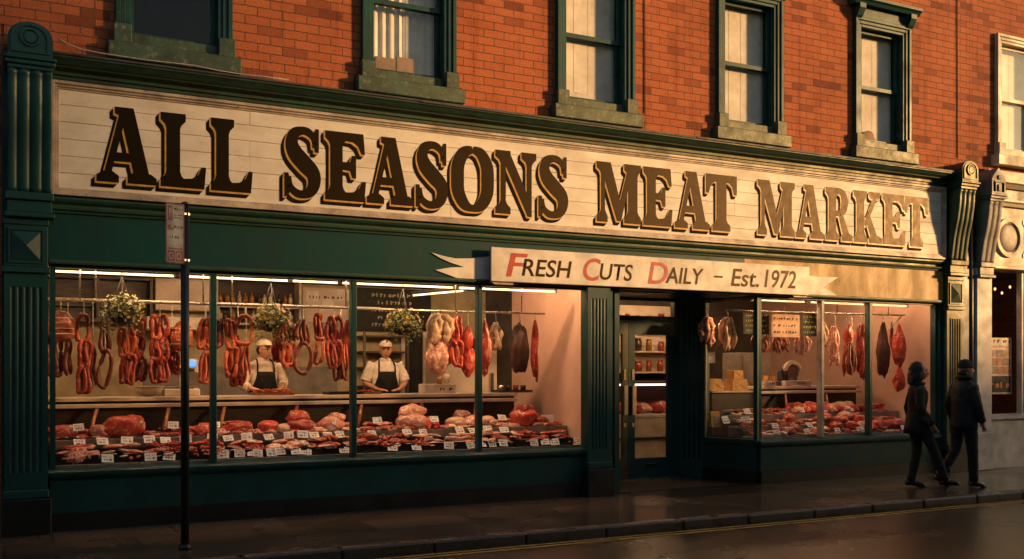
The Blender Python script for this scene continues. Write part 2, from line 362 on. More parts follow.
sheet('road', -60, 90, -9.4, -2.44, -.10, ASPH)
sheet('pavement', -60, 90, -2.17, .30, 0, PAVE)
sheet('opposite_pavement', -60, 90, -13.6, -9.55, 0, PAVE)
for nm, ya, yb in (('kerb', -2.33, -2.17), ('opposite_kerb', -9.55, -9.38)):
    b = MB(); x = -30.37; rk = random.Random(3)
    while x < 60:
        w = rk.choice((.92, .95, 1.0, .9)); dz = rk.uniform(-.004, .004); dy = rk.uniform(-.004, .004)
        b.box(x+.007, x+w-.007, ya+dy, yb-.001, -.2, .004+dz, .018); x += w
    tag(b.build(nm, KERBM), kind='structure')
b = MB()
for y in (-2.435, -2.55): b.face([(-40, y-.028, -.096), (60, y-.028, -.096), (60, y+.028, -.096), (-40, y+.028, -.096)])
tag(b.build('road_marking', YELLOW), kind='structure')

# ------------------------------------------------------------------ the butcher's shop
SHOP = empty('butcher_shop', (6.6, 0, 0), 'red brick building with dark green shopfront below five sash windows', 'shop building')
WC = [1.215, 3.90, 6.52, 9.12, 11.76]
def pierced(x0, x1, z0, z1, wins, wz0, wz1, hw, y0=0, y1=.3):
    b = MB(); x = x0
    for c in wins:
        b.box(x, c-hw, y0, y1, z0, z1); b.box(c-hw, c+hw, y0, y1, z0, wz0); b.box(c-hw, c+hw, y0, y1, wz1, z1); x = c+hw
    b.box(x, x1, y0, y1, z0, z1); return b
bw = pierced(-4.0, 13.79, 4.86, 9.4, WC, 5.10, 7.0, .50)
bw.box(-4.0, -.44, 0, .3, -.02, 4.86)
bw.box(-4.0, 13.79, .3, 9.0, 9.1, 9.4); bw.box(-4.0, 13.79, 8.8, 9.0, -.02, 9.1); bw.box(-4.0, -3.8, .3, 8.8, -.02, 9.1)
# slightly proud string course of darker brick right above the cornice
xs = [-.42]+[v for c in WC for v in (c-.69, c+.69)]+[13.75]
for i in range(0, len(xs), 2): bw.box(xs[i], xs[i+1], -.018, -.0005, 4.87, 5.115)
bw.build('brick_wall', BRICK, SHOP)

def sash_window(parent, c, hw, z0, z1, kind, fm, sm, hood=True, zs=4.885, sashm=None, rail=.49):
    f = MB()
    for s in (-1, 1):
        a = lambda k0, k1: sorted((c+s*k0, c+s*k1))
        x = a(hw+.15, hw+.10); f.box(x[0], x[1], -.075, -.001, z0, z1+.10, .006)
        x = a(hw+.10, hw+.045); f.box(x[0], x[1], -.055, -.001, z0, z1+.05, .006)
        x = a(hw+.045, hw); f.box(x[0], x[1], -.035, .30, z0, z1, .004)
    f.box(c-hw-.10, c+hw+.10, -.0745, -.001, z1+.05, z1+.10, .006); f.box(c-hw-.045, c+hw+.045, -.0545, -.001, z1, z1+.05, .006); f.box(c-hw, c+hw, -.035, .30, z1-.04, z1, .003)
    if hood:
        f.box(c-hw-.15, c+hw+.15, -.06, -.001, z1+.10, z1+.26, .005)
        for s in (-1, 1):
            x = sorted((c+s*(hw+.16), c+s*(hw+.04))); f.prismx([(-.061, z1+.06), (-.11, z1+.10), (-.17, z1+.2), (-.17, z1+.27), (-.061, z1+.27)], x[0], x[1])
        f.prismx([(0, z1+.262), (-.15, z1+.262), (-.18, z1+.30), (-.22, z1+.32), (-.22, z1+.36), (0, z1+.40)], c-hw-.24, c+hw+.24)
    W = f.build('upper_window', fm, parent)
    b = MB(); b.box(c-hw-.23, c+hw+.23, -.15, .30, zs, zs+.175, .01); b.box(c-hw, c+hw, -.03, .30, zs+.176, z0+.06, .008)
    for s in (-1, 1):
        x = sorted((c+s*(hw+.17), c+s*(hw-.005))); b.box(x[0], x[1], -.115, -.002, zs+.176, z0+.13, .008)
    b.build('sill', sm, W)
    zm = z0+(z1-z0)*rail; zb = z0+.06
    b = MB(); st = .05
    def sash(y, za, zc):
        b.box(c-hw+.001, c-hw+st, y, y+.04, za, zc); b.box(c+hw-st, c+hw-.001, y, y+.04, za, zc)
        b.box(c-hw+st, c+hw-st, y+.001, y+.039, za, za+.055); b.box(c-hw+st, c+hw-st, y+.001, y+.039, zc-.05, zc)
    sash(.065, zm-.02, z1-.041); sash(.108, zb+.001, zm+.03)
    b.build('sash', sashm or fm, W)
    b = MB(); b.box(c-hw+st, c+hw-st, .084, .087, zm+.035, z1-.091); b.box(c-hw+st, c+hw-st, .127, .130, zb+.056, zm-.021); b.build('pane', UGLASS, W)
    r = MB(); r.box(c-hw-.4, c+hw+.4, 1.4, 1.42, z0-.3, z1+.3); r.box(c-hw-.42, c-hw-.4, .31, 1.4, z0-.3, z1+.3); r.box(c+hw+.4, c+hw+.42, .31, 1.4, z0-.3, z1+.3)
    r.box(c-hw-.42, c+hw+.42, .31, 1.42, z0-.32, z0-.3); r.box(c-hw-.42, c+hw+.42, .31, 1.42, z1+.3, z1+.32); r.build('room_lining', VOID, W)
    if kind == 'blind':
        k = MB(); k.box(c-hw+.02, c+hw-.02, .185, .19, zb+.06, z1-.05)
        for q in range(3): k.box(c-hw+.02+q*.22, c-hw+.024+q*.22, .182, .1845, zb+.06, z1-.05)
        k.build('blind', BLIND, W)
    if kind == 'curtain':
        rings = []; n = 40
        vs = [[(c-hw+.02+(2*hw-.04)*i/n, .225+.016*sin(i*1.3)+.008*sin(i*3.1), z) for i in range(n+1)] for z in (zb+.02, z1-.05)]
        k = MB(); k.ring_strip(vs, closed=False, caps=False); k.build('net_curtain', BLIND, W)
    return W
kinds = ['dark', 'curtain', 'blind', 'blind', 'blind']
UW = [sash_window(SHOP, c, .45, 5.13, 6.96, k, FRAMEG, SILL) for c, k in zip(WC, kinds)]
# things left standing on the inner sills
b = MB(); b.box(3.53, 3.79, .145, .19, 5.25, 5.40, .004); b.box(3.80, 4.02, .142, .195, 5.25, 5.43, .004)
tag(b.build('cardboard_box', CARDBOARD), 'dark cardboard boxes pushed against the glass of the curtained upstairs window', 'box')
b = MB(); b.prismx([(.14, 5.24), (.175, 5.24), (.175, 5.30), (.16, 5.33)], 6.2, 6.6); b.xf(Matrix.Identity(4))
tag(b.build('folded_paper', WBOX), 'crumpled pale paper lying inside the sill of the middle upstairs window', 'paper')
b = MB(); b.blob((11.66, .158, 5.27), (.15, .018, .13), 3, .3, 3, 4)
tag(b.build('dark_cushion', CARDBOARD), 'dark rounded cushion on the inner sill of the fifth upstairs window', 'cushion')

# cornice, fascia, mouldings
b = MB()
b.prismx([(0, 4.60), (-.10, 4.60), (-.10, 4.635), (-.125, 4.64), (-.125, 4.672), (-.15, 4.685), (-.20, 4.70), (-.205, 4.715), (-.225, 4.72), (-.25, 4.735), (-.275, 4.765), (-.285, 4.772), (-.30, 4.775), (-.30, 4.80), (0, 4.845)], -.03, 13.13)
CORN = b.build('cornice', GREENW, SHOP)
rn = random.Random(5); b = MB(); x = -.02
while x < 13.1:
    w = rn.uniform(1.0, 1.6); x1 = min(x+w, 13.13); d = rn.uniform(0, .006)
    b.prismx([(-.002, 4.850), (-.002, 4.861), (-.312-d, 4.818), (-.314-d, 4.794+rn.uniform(-.006, .004)), (-.3045, 4.794), (-.3045, 4.806)], x, x1-.002); x = x1
b.build('lead_flashing', LEAD, CORN)
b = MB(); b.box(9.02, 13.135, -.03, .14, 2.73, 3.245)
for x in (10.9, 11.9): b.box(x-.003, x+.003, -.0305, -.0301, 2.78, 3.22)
b.build('fascia_panel', OCHRE, SHOP)  # right end of the fascia, coloured ochre
b = MB(); b.box(-.02, 9.015, -.03, .14, 2.73, 3.245)
for x in (3.1, 6.4): b.box(x-.002, x+.002, -.0305, -.0301, 2.78, 3.22)
b.box(-.02, 13.135, -.019, .14, 3.246, 4.599)
FAS = b.build('fascia', GFASC, SHOP)
b = MB(); b.prismx([(-.03, 3.245), (-.055, 3.25), (-.06, 3.27), (-.085, 3.285), (-.09, 3.305), (-.062, 3.31), (-.062, 3.335), (-.10, 3.36), (-.115, 3.385), (-.115, 3.405), (-.03, 3.41)], -.01, 13.13)
b.prismx([(-.0305, 2.732), (-.055, 2.732), (-.06, 2.75), (-.055, 2.772), (-.0305, 2.778)], -.01, 13.13)
b.build('moulding', GREENW, FAS)

# pilasters
def fluted(b, s0, s1, z0, z1, y, n, back=-.001):
    w = s1-s0; m = .045; p = (w-2*m)/n; poly = [(s0, back), (s0, y)]
    for i in range(n):
        a = s0+m+i*p+.008; r = (p-.016)/2
        for k in range(7):
            t = pi*k/6; poly.append((a+r-r*cos(t), y+r*.75*sin(t)))
    poly += [(s1, y), (s1, back)]
    b.prismz(poly, z0, z1)
def corbel(s0, s1, parent, m, ribs=4, arched=False, name='corbel', k=1.0, zt=4.54):
    b = MB(); prof = []; zb = 3.42
    for i in range(29):
        t = i/28; z = zb+(zt-zb)*t
        y = -.15-.17*k*(1/(1+math.exp(-(t-.52)*9)))-.03*sin(pi*min(1, t*1.5))
        if t > .93: y -= .02*(t-.93)/.07
        prof.append((y, z))
    nx = ribs*8; w = s1-s0; rings = []
    for (y, z) in prof:
        row = [(s0, -.001, z)]
        for i in range(nx+1):
            u = i/nx; row.append((s0+w*u, y-.024*abs(sin(pi*ribs*(.06+.88*u)))**.7, z))
        row.append((s1, -.001, z)); rings.append(row)
    b.ring_strip(rings)
    yb = prof[-1][0]
    b.box(s0-.02, s1+.02, -.20, -.001, 3.34, 3.419, .008); b.box(s0-.005, s1+.005, -.165, -.001, 3.22, 3.339, .006); b.box(s0-.03, s1+.03, -.19, -.001, 3.17, 3.219, .008)
    y0 = yb
    b.box(s0-.005, s1+.005, y0-.03, -.001, zt+.001, zt+.04, .006); b.box(s0-.025, s1+.025, y0-.055, -.001, zt+.041, zt+.085, .008); b.box(s0-.035, s1+.035, y0-.075, -.001, zt+.086, zt+.12, .008)
    C = b.build(name, m, parent)
    zc0 = zt+.121; yc = y0-.055; c = (s0+s1)/2; hw = w/2-.0
    b = MB(); zs = zc0+.18
    top = [(c+hw*cos(pi*i/16), zs+hw*(.78 if not arched else .95)*sin(pi*i/16)) for i in range(17)] if not arched else [(c+hw, zs+.05), (c+hw*.75, zs+.12), (c, zs+.24), (c-hw*.75, zs+.12), (c-hw, zs+.05)]
    b.prism([(c+hw, zc0), *top, (c-hw, zc0)], yc, -.001)
    r = hw-.05
    if not arched:
        inn = [(c+r*cos(pi*i/16), zs-.0+r*.75*sin(pi*i/16)) for i in range(17)]; o2 = [(c+(r+.025)*cos(pi*i/16), zs+(r+.025)*.77*sin(pi*i/16)) for i in range(17)]
        for i in range(16): b.prism([inn[i], inn[i+1], o2[i+1], o2[i]], yc-.014, yc-.0005)
        b.prism([(c-r-.025, zc0+.05), (c-r, zc0+.05), (c-r, zs), (c-r-.025, zs)], yc-.014, yc-.0005); b.prism([(c+r, zc0+.05), (c+r+.025, zc0+.05), (c+r+.025, zs), (c+r, zs)], yc-.014, yc-.0005)
        b.prism([(c-r-.025, zc0+.03), (c+r+.025, zc0+.03), (c+r+.025, zc0+.05), (c-r-.025, zc0+.05)], yc-.014, yc-.0005)
    else:
        for q in (0, 1):
            for s in (-1, 1): x = sorted((c+s*.09, c+s*.115)); b.box(x[0], x[1], yc-.014, yc-.0005, zc0+.03, zs+.0)
        b.prism([(c-.115, zs+.001), (c+.115, zs+.001), (c, zs+.16), (c, zs+.13), (c+.07, zs+.025), (c-.07, zs+.025), (c, zs+.13), (c, zs+.16)], yc-.014, yc-.0005) if False else b.box(c-.115, c+.115, yc-.014, yc-.0005, zs+.001, zs+.022)
        b.box(c-.03, c+.03, yc-.02, yc-.0005, zc0+.04, zs-.03, .006)
    cap = b.build('capital', m, C)
    if not arched:
        b = MB(); zr = zs+.0; 
        b.xf(Matrix.Identity(4))
        for r0, r1, ya, yb2 in ((.072, .088, yc-.02, yc-.0004), (.0, .055, yc-.022, yc-.0004)):
            n = 20
            if r0 == 0: b.prism([(c+r1*cos(2*pi*i/n), zr+r1*sin(2*pi*i/n)) for i in range(n)], ya, yb2)
            else:
                for i in range(n): b.prism([(c+r*cos(2*pi*a/n), zr+r*sin(2*pi*a/n)) for r, a in ((r0, i), (r0, i+1), (r1, i+1), (r1, i))], ya, yb2)
        b.build('roundel', m, C)
    else:
        b = MB(); b.box(c-.035, c+.035, yc-.02, yc-.0005, zs+.05, zs+.12, .01); b.build('roundel', m, C)
    return C
def diamond(s0, s1, z0, z1, y, parent, m):
    b = MB(); b.box(s0, s1, y, -.001, z0, z1, .006); i = .055
    for a in ((s0+i-.02, s1-i+.02, z0+i-.02, z0+i), (s0+i-.02, s1-i+.02, z1-i, z1-i+.02), (s0+i-.02, s0+i, z0+i, z1-i), (s1-i, s1-i+.02, z0+i, z1-i)): b.box(a[0], a[1], y-.016, y-.0005, a[2], a[3])
    q = [(s0+i, y-.001, z0+i), (s1-i, y-.001, z0+i), (s1-i, y-.001, z1-i), (s0+i, y-.001, z1-i)]; c = ((s0+s1)/2, y-.055, (z0+z1)/2)
    for k in range(4): b.face([q[k], q[(k+1) % 4], c])
    return b.build('diamond_block', m, parent)
def pilaster(s0, s1, parent, m, mb_, full=True, ribs=4, n=5, lift=0):
    b = MB(); top = 2.62 if full else 2.725
    b.box(s0, s1, -.10, -.0, .45, .62, 0) ; fluted(b, s0, s1, .621, top-.14, -.10, n); b.box(s0, s1, -.10, -.0, top-.139, top)
    b.box(s0-.012, s1+.012, -.135, -.0, .36, .4495, .012)
    p = b.build('pilaster', m, parent)
    b = MB(); b.box(s0-.03, s1+.03, -.17, .06, -.005, .3595, .008); b.build('plinth', mb_, p)
    if full:
        MB().box(s0-.02, s1+.02, -.14, -.001, 2.621, 2.68, .008).build('band', m, p); MB().box(s0-.01, s1+.01, -.125, -.001, 3.10, 3.169, .006).build('band', m, p)
        diamond(s0+.0, s1-.0, 2.681, 3.099, -.115, p, m)
        corbel(s0+lift*.6, s1+lift*.6, p, m, ribs, zt=4.54+lift)
    return p
PL = pilaster(-.42, -.025, SHOP, GREEN, BLACKP, lift=.05)
PM = pilaster(6.355, 6.70, SHOP, GREEN, BLACKP, full=False, n=5)
PR = pilaster(13.14, 13.51, SHOP, GREENW, BLACKP, n=5)
for q in ((13.06, 13.139, -.02, .3, 0, 2.729), (13.515, 13.79, -.0, .3, 0, 4.858), (-.439, -.02, .0005, .3, 0, 4.858), (6.455, 6.80, .0005, .06, 0, 2.729)): MB().box(*q).build('corner_post', GREEN, SHOP)

# shop windows
def shop_window(s0, s1, mull, parent, matl, lightmull=()):
    b = MB(); y0, y1 = .02, .12
    b.box(s0, s0+.05, y0, y1, .64, 2.70); b.box(s1-.05, s1, y0, y1, .64, 2.70); b.box(s0, s1, y0, y1, 2.701, 2.729)
    w = b.build('shop_window', matl, parent)
    b = MB(); b.prismx([(-.055, .575), (-.055, .605), (-.03, .625), (.16, .640), (.16, .575)], s0-.02, s1+.02); b.prismx([(-.02, .53), (-.045, .56), (-.045, .5745), (.1, .5745), (.1, .53)], s0-.005, s1+.005); b.build('sill', matl, w)
    xs = [s0]+mull+[s1]
    for i, m in enumerate(mull):
        b = MB(); b.box(m-.032, m+.032, y0-.004, y1, .641, 2.70, .008); b.build('mullion', SFRAME if i in lightmull else GREEN, w)
    for i in range(len(xs)-1):
        b = MB(); b.box(xs[i]+(.05 if i == 0 else .032), xs[i+1]-(.05 if i == len(xs)-2 else .032), .07, .074, .641, 2.70); b.build('pane', GLASS, w)
    return w
WL = shop_window(0.0, 6.43, [1.63, 3.23, 4.86], SHOP, GREEN)
WR = shop_window(9.33, 13.06, [10.57, 11.57], SHOP, GREEN, (0,))
# splayed side light beside the door
A = Vector((9.33, .02)); Bp = Vector((9.06, .93)); dv = (Bp-A).normalized(); nv = Vector((-dv.y, dv.x))
def splay(mb, t0, t1, w0, w1, z0, z1):
    L_ = (Bp-A).length
    P4 = [A+dv*L_*t0+nv*w0, A+dv*L_*t1+nv*w0, A+dv*L_*t1+nv*w1, A+dv*L_*t0+nv*w1]
    mb.prismz([(p.x, p.y) for p in P4], z0, z1)
b = MB(); splay(b, .0, .07, -.03, .04, .641, 2.70); splay(b, .93, 1, -.03, .04, .641, 2.70); splay(b, 0, 1, -.03, .04, 2.701, 2.729)
SW = b.build('angled_window', GREEN, SHOP)
b = MB(); splay(b, .93, .955, .041, .055, .641, 2.70); splay(b, .07, .93, .041, .05, 2.66, 2.70); b.build('bead', SFRAME, SW)
b = MB(); splay(b, .07, .93, .0, .004, .641, 2.70); b.build('pane', GLASS, SW)
b = MB(); splay(b, -.02, 1, -.06, .085, .575, .640); b.build('sill', GREEN, SW)
b = MB(); splay(b, .03, 1, -.08, .03, .185, .5745); b.box(.0, 6.47, .0, .1, .185, .529); b.box(9.345, 13.06, .0, .1, .185, .529)
b.build('stall_riser', GREEN, SHOP)
b = MB(); splay(b, .02, 1, -.08, .05, 0, .184); b.box(-.02, 6.46, -.03, .1, 0, .184); b.box(9.335, 13.135, -.03, .1, 0, .184); b.build('plinth', BLACKP, SHOP)
# recess
b = MB(); b.box(6.86, 9.06, .31, 1.4, 2.73, 2.80); b.build('recess_ceiling', GREEN, SHOP)
MB().box(6.875, 6.95, .06, 1.2, 0, 2.729).build('recess_panel', GREEN, SHOP); b = MB(); b.prismz([(8.80, 1.2), (8.86, 1.3), (9.10, 1.0), (9.055, .935)], 0, 2.729)
for k in range(4):
    t = .2+.2*k; b.cyl((8.80+.255*t-.005, 1.2-.265*t-.005, .3), (8.80+.255*t-.005, 1.2-.265*t-.005, 2.6), .012, 6)
b.build('recess_panel', GREEN, SHOP)
b = MB(); b.face([(6.86, .30, .012), (9.06, .30, .012), (9.06, 1.3, .02), (6.86, 1.3, .02)]); b.face([(6.86, .05, .008), (9.33, .05, .008), (9.06, .30, .012), (6.86, .30, .012)]); b.build('threshold', PAVE, SHOP)
OLIVE = mat('olive_door_paint', (.085, .082, .035), .4, .3, 5, bump=.15)  # olive puts the reflection on the left leaf into its colour
b = MB(); b.box(6.95, 7.03, 1.2, 1.3, .02, 2.729); b.box(8.70, 8.82, 1.2, 1.3, .02, 2.729); b.box(7.03, 8.70, 1.19, 1.3, 2.36, 2.46); b.box(7.03, 8.70, 1.2, 1.3, 2.69, 2.729)
DF = b.build('door_frame', GREEN, SHOP)
b = MB(); b.box(7.03, 8.70, 1.235, 1.239, 2.461, 2.689); b.build('transom_pane', GLASSD, DF)
b = MB(); b.box(7.03, 8.7, 1.1, 1.3, .02, .032); b.build('door_sill', STEEL, DF)
def door(x0, x1, st0, st1, hx, m0):
    b = MB(); y0, y1 = 1.21, 1.26; zb = .33
    b.box(x0+.003, x0+st0, y0, y1, .035, 2.355); b.box(x1-st1, x1-.003, y0, y1, .035, 2.355); b.box(x0+st0, x1-st1, y0+.001, y1, .035, zb); b.box(x0+st0, x1-st1, y0+.001, y1, 2.18, 2.355)
    d = b.build('door', m0, SHOP)
    b = MB(); b.box(x0+st0, x1-st1, 1.232, 1.236, zb, 2.18); b.build('pane', GLASSD, d)
    b = MB(); b.box(hx-.035, hx+.035, 1.165, 1.18, .98, 1.42, .006)
    for z in (1.03, 1.37): b.box(hx-.01, hx+.01, 1.18, 1.2095, z-.01, z+.01)
    b.box(hx-.02, hx+.02, 1.2, 1.2095, 1.50, 1.66, .003); b.box(hx-.02, hx+.02, 1.2, 1.2095, .80, .86, .003)
    b.build('handle', mat('brass_handle_'+str(int(hx*100)), (.72, .52, .28), .35, .2, 8), d)
    return d
D1 = door(7.03, 7.865, .1, .10, 7.80, OLIVE)
D2 = door(7.865, 8.70, .12, .12, 7.95, GREEN)
b = MB(); b.box(8.18, 8.42, 1.2, 1.2095, .20, .245, .004); b.build('letter_box', BLACKP, D2)

# interior shell
b = MB(); b.face([(0, .12, .004), (6.5, .12, .004), (6.5, 8.7, .004), (0, 8.7, .004)]); b.face([(6.5, 1.3, .005), (13.3, 1.3, .005), (13.3, 8.7, .005), (6.5, 8.7, .005)]); b.face([(9.2, .12, .003), (13.3, .12, .003), (13.3, 1.299, .003), (9.2, 1.299, .003)]); b.box(-.02, 6.3, 1.75, 4.3, .006, .30); b.build('shop_floor', FLOORM, SHOP)
b = MB(); b.box(-.3, 13.05, .141, .3, 3.0, 3.1); b.box(-.3, 13.5, .301, 4.6, 3.0, 3.1); b.build('shop_ceiling', mat('shop_ceiling_paint', (.22, .18, .13), .8, .3, 2), SHOP)
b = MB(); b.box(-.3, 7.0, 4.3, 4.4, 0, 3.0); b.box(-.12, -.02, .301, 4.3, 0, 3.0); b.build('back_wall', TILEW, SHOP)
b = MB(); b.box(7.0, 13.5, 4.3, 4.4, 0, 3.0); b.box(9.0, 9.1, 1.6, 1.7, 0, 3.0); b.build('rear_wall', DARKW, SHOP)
b = MB(); b.box(6.48, 6.56, .121, 2.3, 0, 3.0); b.build('partition', PINKW, SHOP)
b = MB(); b.box(13.06, 13.14, .301, 4.3, 0, 3.0); b.box(13.054, 13.0595, .124, .3005, .0, 2.735); b.build('end_wall', PINKW, SHOP)

# ------------------------------------------------------------------ main sign
SIGN = empty('shop_sign', (6.6, -.06, 4.0), 'long white boarded sign painted ALL SEASONS MEAT MARKET in black and gold', 'sign')
b = MB(); z0, z1, s0, s1 = 3.425, 4.585, .0, 13.10
zz = [z0+.06+(z1-z0-.12)*k/6 for k in range(7)]; rn = random.Random(8)
for k in range(6):
    x = s0+.06; cuts = sorted(rn.sample([2.0, 4.42, 5.9, 8.8, 11.0], 2))+[s1-.06]
    for c in cuts:
        d = rn.uniform(-.0015, .0015); b.box(x+.001, c-.001, -.075+d, -.021, zz[k]+.0022, zz[k+1]-.0022, .0015); x = c
b.build('board', PLANK, SIGN)
b = MB(); b.box(s0+.03, s1-.03, -.045, -.0205, z0+.02, z1-.02); b.build('backing', VOID, SIGN)
b = MB()
for (o, i, y) in ((0, .035, -.125), (.035, .06, -.105), (.06, .08, -.088)):
    b.box(s0+o, s1-o, y, -.0195, z0+o, z0+i, .004); b.box(s0+o, s1-o, y, -.0195, z1-i, z1-o, .004)
    b.box(s0+o, s0+i, y+.0005, -.0195, z0+i, z1-i, .004); b.box(s1-i, s1-o, y+.0005, -.0195, z0+i, z1-i, .004)
b.build('frame', SFRAME, SIGN)
# glyphs: lists of polygons in cap-height units
def stem(x0, x1, l=.09, r=.09, top=True, bot=True):
    p = []
    if bot: p += [(x0-l, 0), (x1+r, 0), (x1+r, .10), (x1+.025, .155), (x1, .21)]
    else: p += [(x0, 0), (x1, 0)]
    if top: p += [(x1, .79), (x1+.025, .845), (x1+r, .90), (x1+r, 1), (x0-l, 1), (x0-l, .90), (x0-.025, .845), (x0, .79)]
    else: p += [(x1, 1), (x0, 1)]
    if bot: p += [(x0, .21), (x0-.025, .155), (x0-l, .10)]
    return p
def ribbon(pts, n=40):
    # pts: (x, y, half width) control points, Catmull-Rom sampled, returned as quads
    out = []; P = [pts[0]]+pts+[pts[-1]]; smp = []
    for i in range(1, len(P)-2):
        for k in range(8):
            t = k/8; a, b_, c, d = P[i-1], P[i], P[i+1], P[i+2]
            smp.append(tuple(.5*((2*b_[j])+(-a[j]+c[j])*t+(2*a[j]-5*b_[j]+4*c[j]-d[j])*t*t+(-a[j]+3*b_[j]-3*c[j]+d[j])*t**3) for j in range(3)))
    smp.append(pts[-1]); L_, R_ = [], []
    for i, p in enumerate(smp):
        q = smp[min(i+1, len(smp)-1)]; o = smp[max(i-1, 0)]; dx, dy = q[0]-o[0], q[1]-o[1]; l = math.hypot(dx, dy) or 1
        L_.append((p[0]-dy/l*p[2], p[1]+dx/l*p[2])); R_.append((p[0]+dy/l*p[2], p[1]-dx/l*p[2]))
    return [[L_[i], L_[i+1], R_[i+1], R_[i]] for i in range(len(smp)-1)]
armB = [(.29, 0), (.70, 0), (.73, .30), (.66, .30), (.60, .19), (.50, .135), (.29, .12)]
armT = [(x, 1-y) for x, y in armB][::-1]
GL = {
 'L': [stem(.09, .31), armB],
 'E': [stem(.09, .31), armB, [(x*.96+.01, y) for x, y in armT], [(.30, .45), (.44, .44), (.48, .34), (.55, .34), (.55, .67), (.48, .67), (.44, .57), (.30, .565)]],
 'A': [[(.10, .09), (.21, .09), (.45, .93), (.36, .99)], [(.27, 1), (.55, 1), (.80, .09), (.56, .09), (.375, .80), (.35, .88), (.27, .91)], [(.18, .28), (.64, .28), (.62, .40), (.21, .40)],
       [(0, 0), (.33, 0), (.33, .09), (.25, .14), (.19, .17), (.09, .14), (0, .09)], [(.46, 0), (.90, 0), (.90, .09), (.82, .14), (.60, .17), (.53, .14), (.46, .09)]],
 'M': [stem(.10, .19, .1, .06, True), stem(.72, .94, .09, .08), [(.02, 1), (.32, 1), (.56, .30), (.52, .03), (.46, .03), (.10, .90), (.02, .90)], [(.74, 1), (.82, .9), (.56, .03), (.46, .03), (.48, .22)]],
 'N': [stem(.10, .20, .1, .09), stem(.60, .70, .10, .09, True, False), [(.0, 1), (.26, 1), (.70, .18), (.70, -.02), (.62, -.02), (.14, .86), (0, .90)]],
 'T': [stem(.24, .47, .09, .09, False), [(0, 1), (.71, 1), (.71, .66), (.64, .66), (.60, .80), (.52, .865), (.19, .865), (.11, .80), (.07, .66), (0, .66)]],
 'K': [stem(.09, .31), [(.30, .36), (.56, .86), (.68, .86), (.36, .30)], [(.46, .90), (.50, .86), (.72, .86), (.78, .90), (.78, 1), (.46, 1)], [(.34, .50), (.44, .62), (.72, .10), (.50, .10)], [(.44, 0), (.84, 0), (.84, .10), (.74, .15), (.52, .15), (.44, .10)]],
 'R': [stem(.09, .31), *ribbon([(.28, .945, .055), (.42, .94, .06), (.53, .88, .085), (.575, .74, .105), (.53, .59, .09), (.42, .525, .06), (.28, .515, .055)]), [(.36, .55), (.48, .57), (.74, .10), (.52, .10)], [(.48, 0), (.82, 0), (.82, .10), (.76, .14), (.54, .15), (.48, .10)]],
 'O': ribbon([(.36, .955, .055), (.22, .90, .09), (.12, .72, .105), (.105, .5, .108), (.12, .28, .105), (.22, .10, .09), (.36, .045, .055), (.50, .10, .09), (.60, .28, .105), (.615, .5, .108), (.60, .72, .105), (.50, .90, .09), (.36, .955, .055)]),
 'S': [*ribbon([(.50, .72, .03), (.49, .85, .045), (.41, .935, .06), (.29, .955, .06), (.17, .90, .085), (.125, .77, .105), (.18, .63, .125), (.33, .49, .13), (.475, .36, .12), (.50, .22, .105), (.44, .10, .085), (.31, .045, .06), (.19, .065, .06), (.10, .15, .05), (.085, .29, .03)]),
       [(.51, .66), (.58, .66), (.58, 1), (.53, 1), (.47, .90)], [(.07, .34), (.0, .34), (.0, 0), (.05, 0), (.12, .10)]],
}
LET = []
spans = [('A', .43, 1.02), ('L', 1.06, 1.53), ('L', 1.58, 2.03), ('S', 2.38, 2.80), ('E', 2.85, 3.34), ('A', 3.35, 3.93), ('S', 3.96, 4.38), ('O', 4.42, 5.00), ('N', 5.02, 5.60), ('S', 5.63, 6.07),
         ('M', 6.50, 7.20), ('E', 7.24, 7.72), ('A', 7.76, 8.36), ('T', 8.29, 8.84), ('M', 9.22, 9.92), ('A', 9.94, 10.50), ('R', 10.53, 11.08), ('K', 11.10, 11.70), ('E', 11.71, 12.22), ('T', 12.20, 12.72)]
def glyphs(mb, y, dx=0, dz=0, steps=1):
    zb, h = 3.60, .79
    for ch, a, c in spans:
        ps = GL[ch]; xs = [p[0] for q in ps for p in q]; mn, mxx = min(xs), max(xs)
        for s_ in range(steps):
            f = (s_+1)/steps
            for j, q in enumerate(ps):
                pts = [(a+(p[0]-mn)/(mxx-mn)*(c-a)+dx*f, zb+p[1]*h+dz*f) for p in q]; yy = y+.0011*f-.00012*(j % 9)
                vs = [mb.bm.verts.new((x, yy, z)) for x, z in pts]
                for t in tessellate_polygon([[Vector((x, z, 0)) for x, z in pts]]):
                    try: mb.bm.faces.new([vs[i] for i in t])
                    except ValueError: pass
    return mb
YB = -.0768
glyphs(MB(), YB-.0014, -.052, -.060, 12).build('lettering_shade', LSHADE, SIGN)
glyphs(MB(), YB-.0034, -.017, -.020, 4).build('lettering_outline', LGOLD, SIGN)
glyphs(MB(), YB-.0052).build('lettering', LBLACK, SIGN)

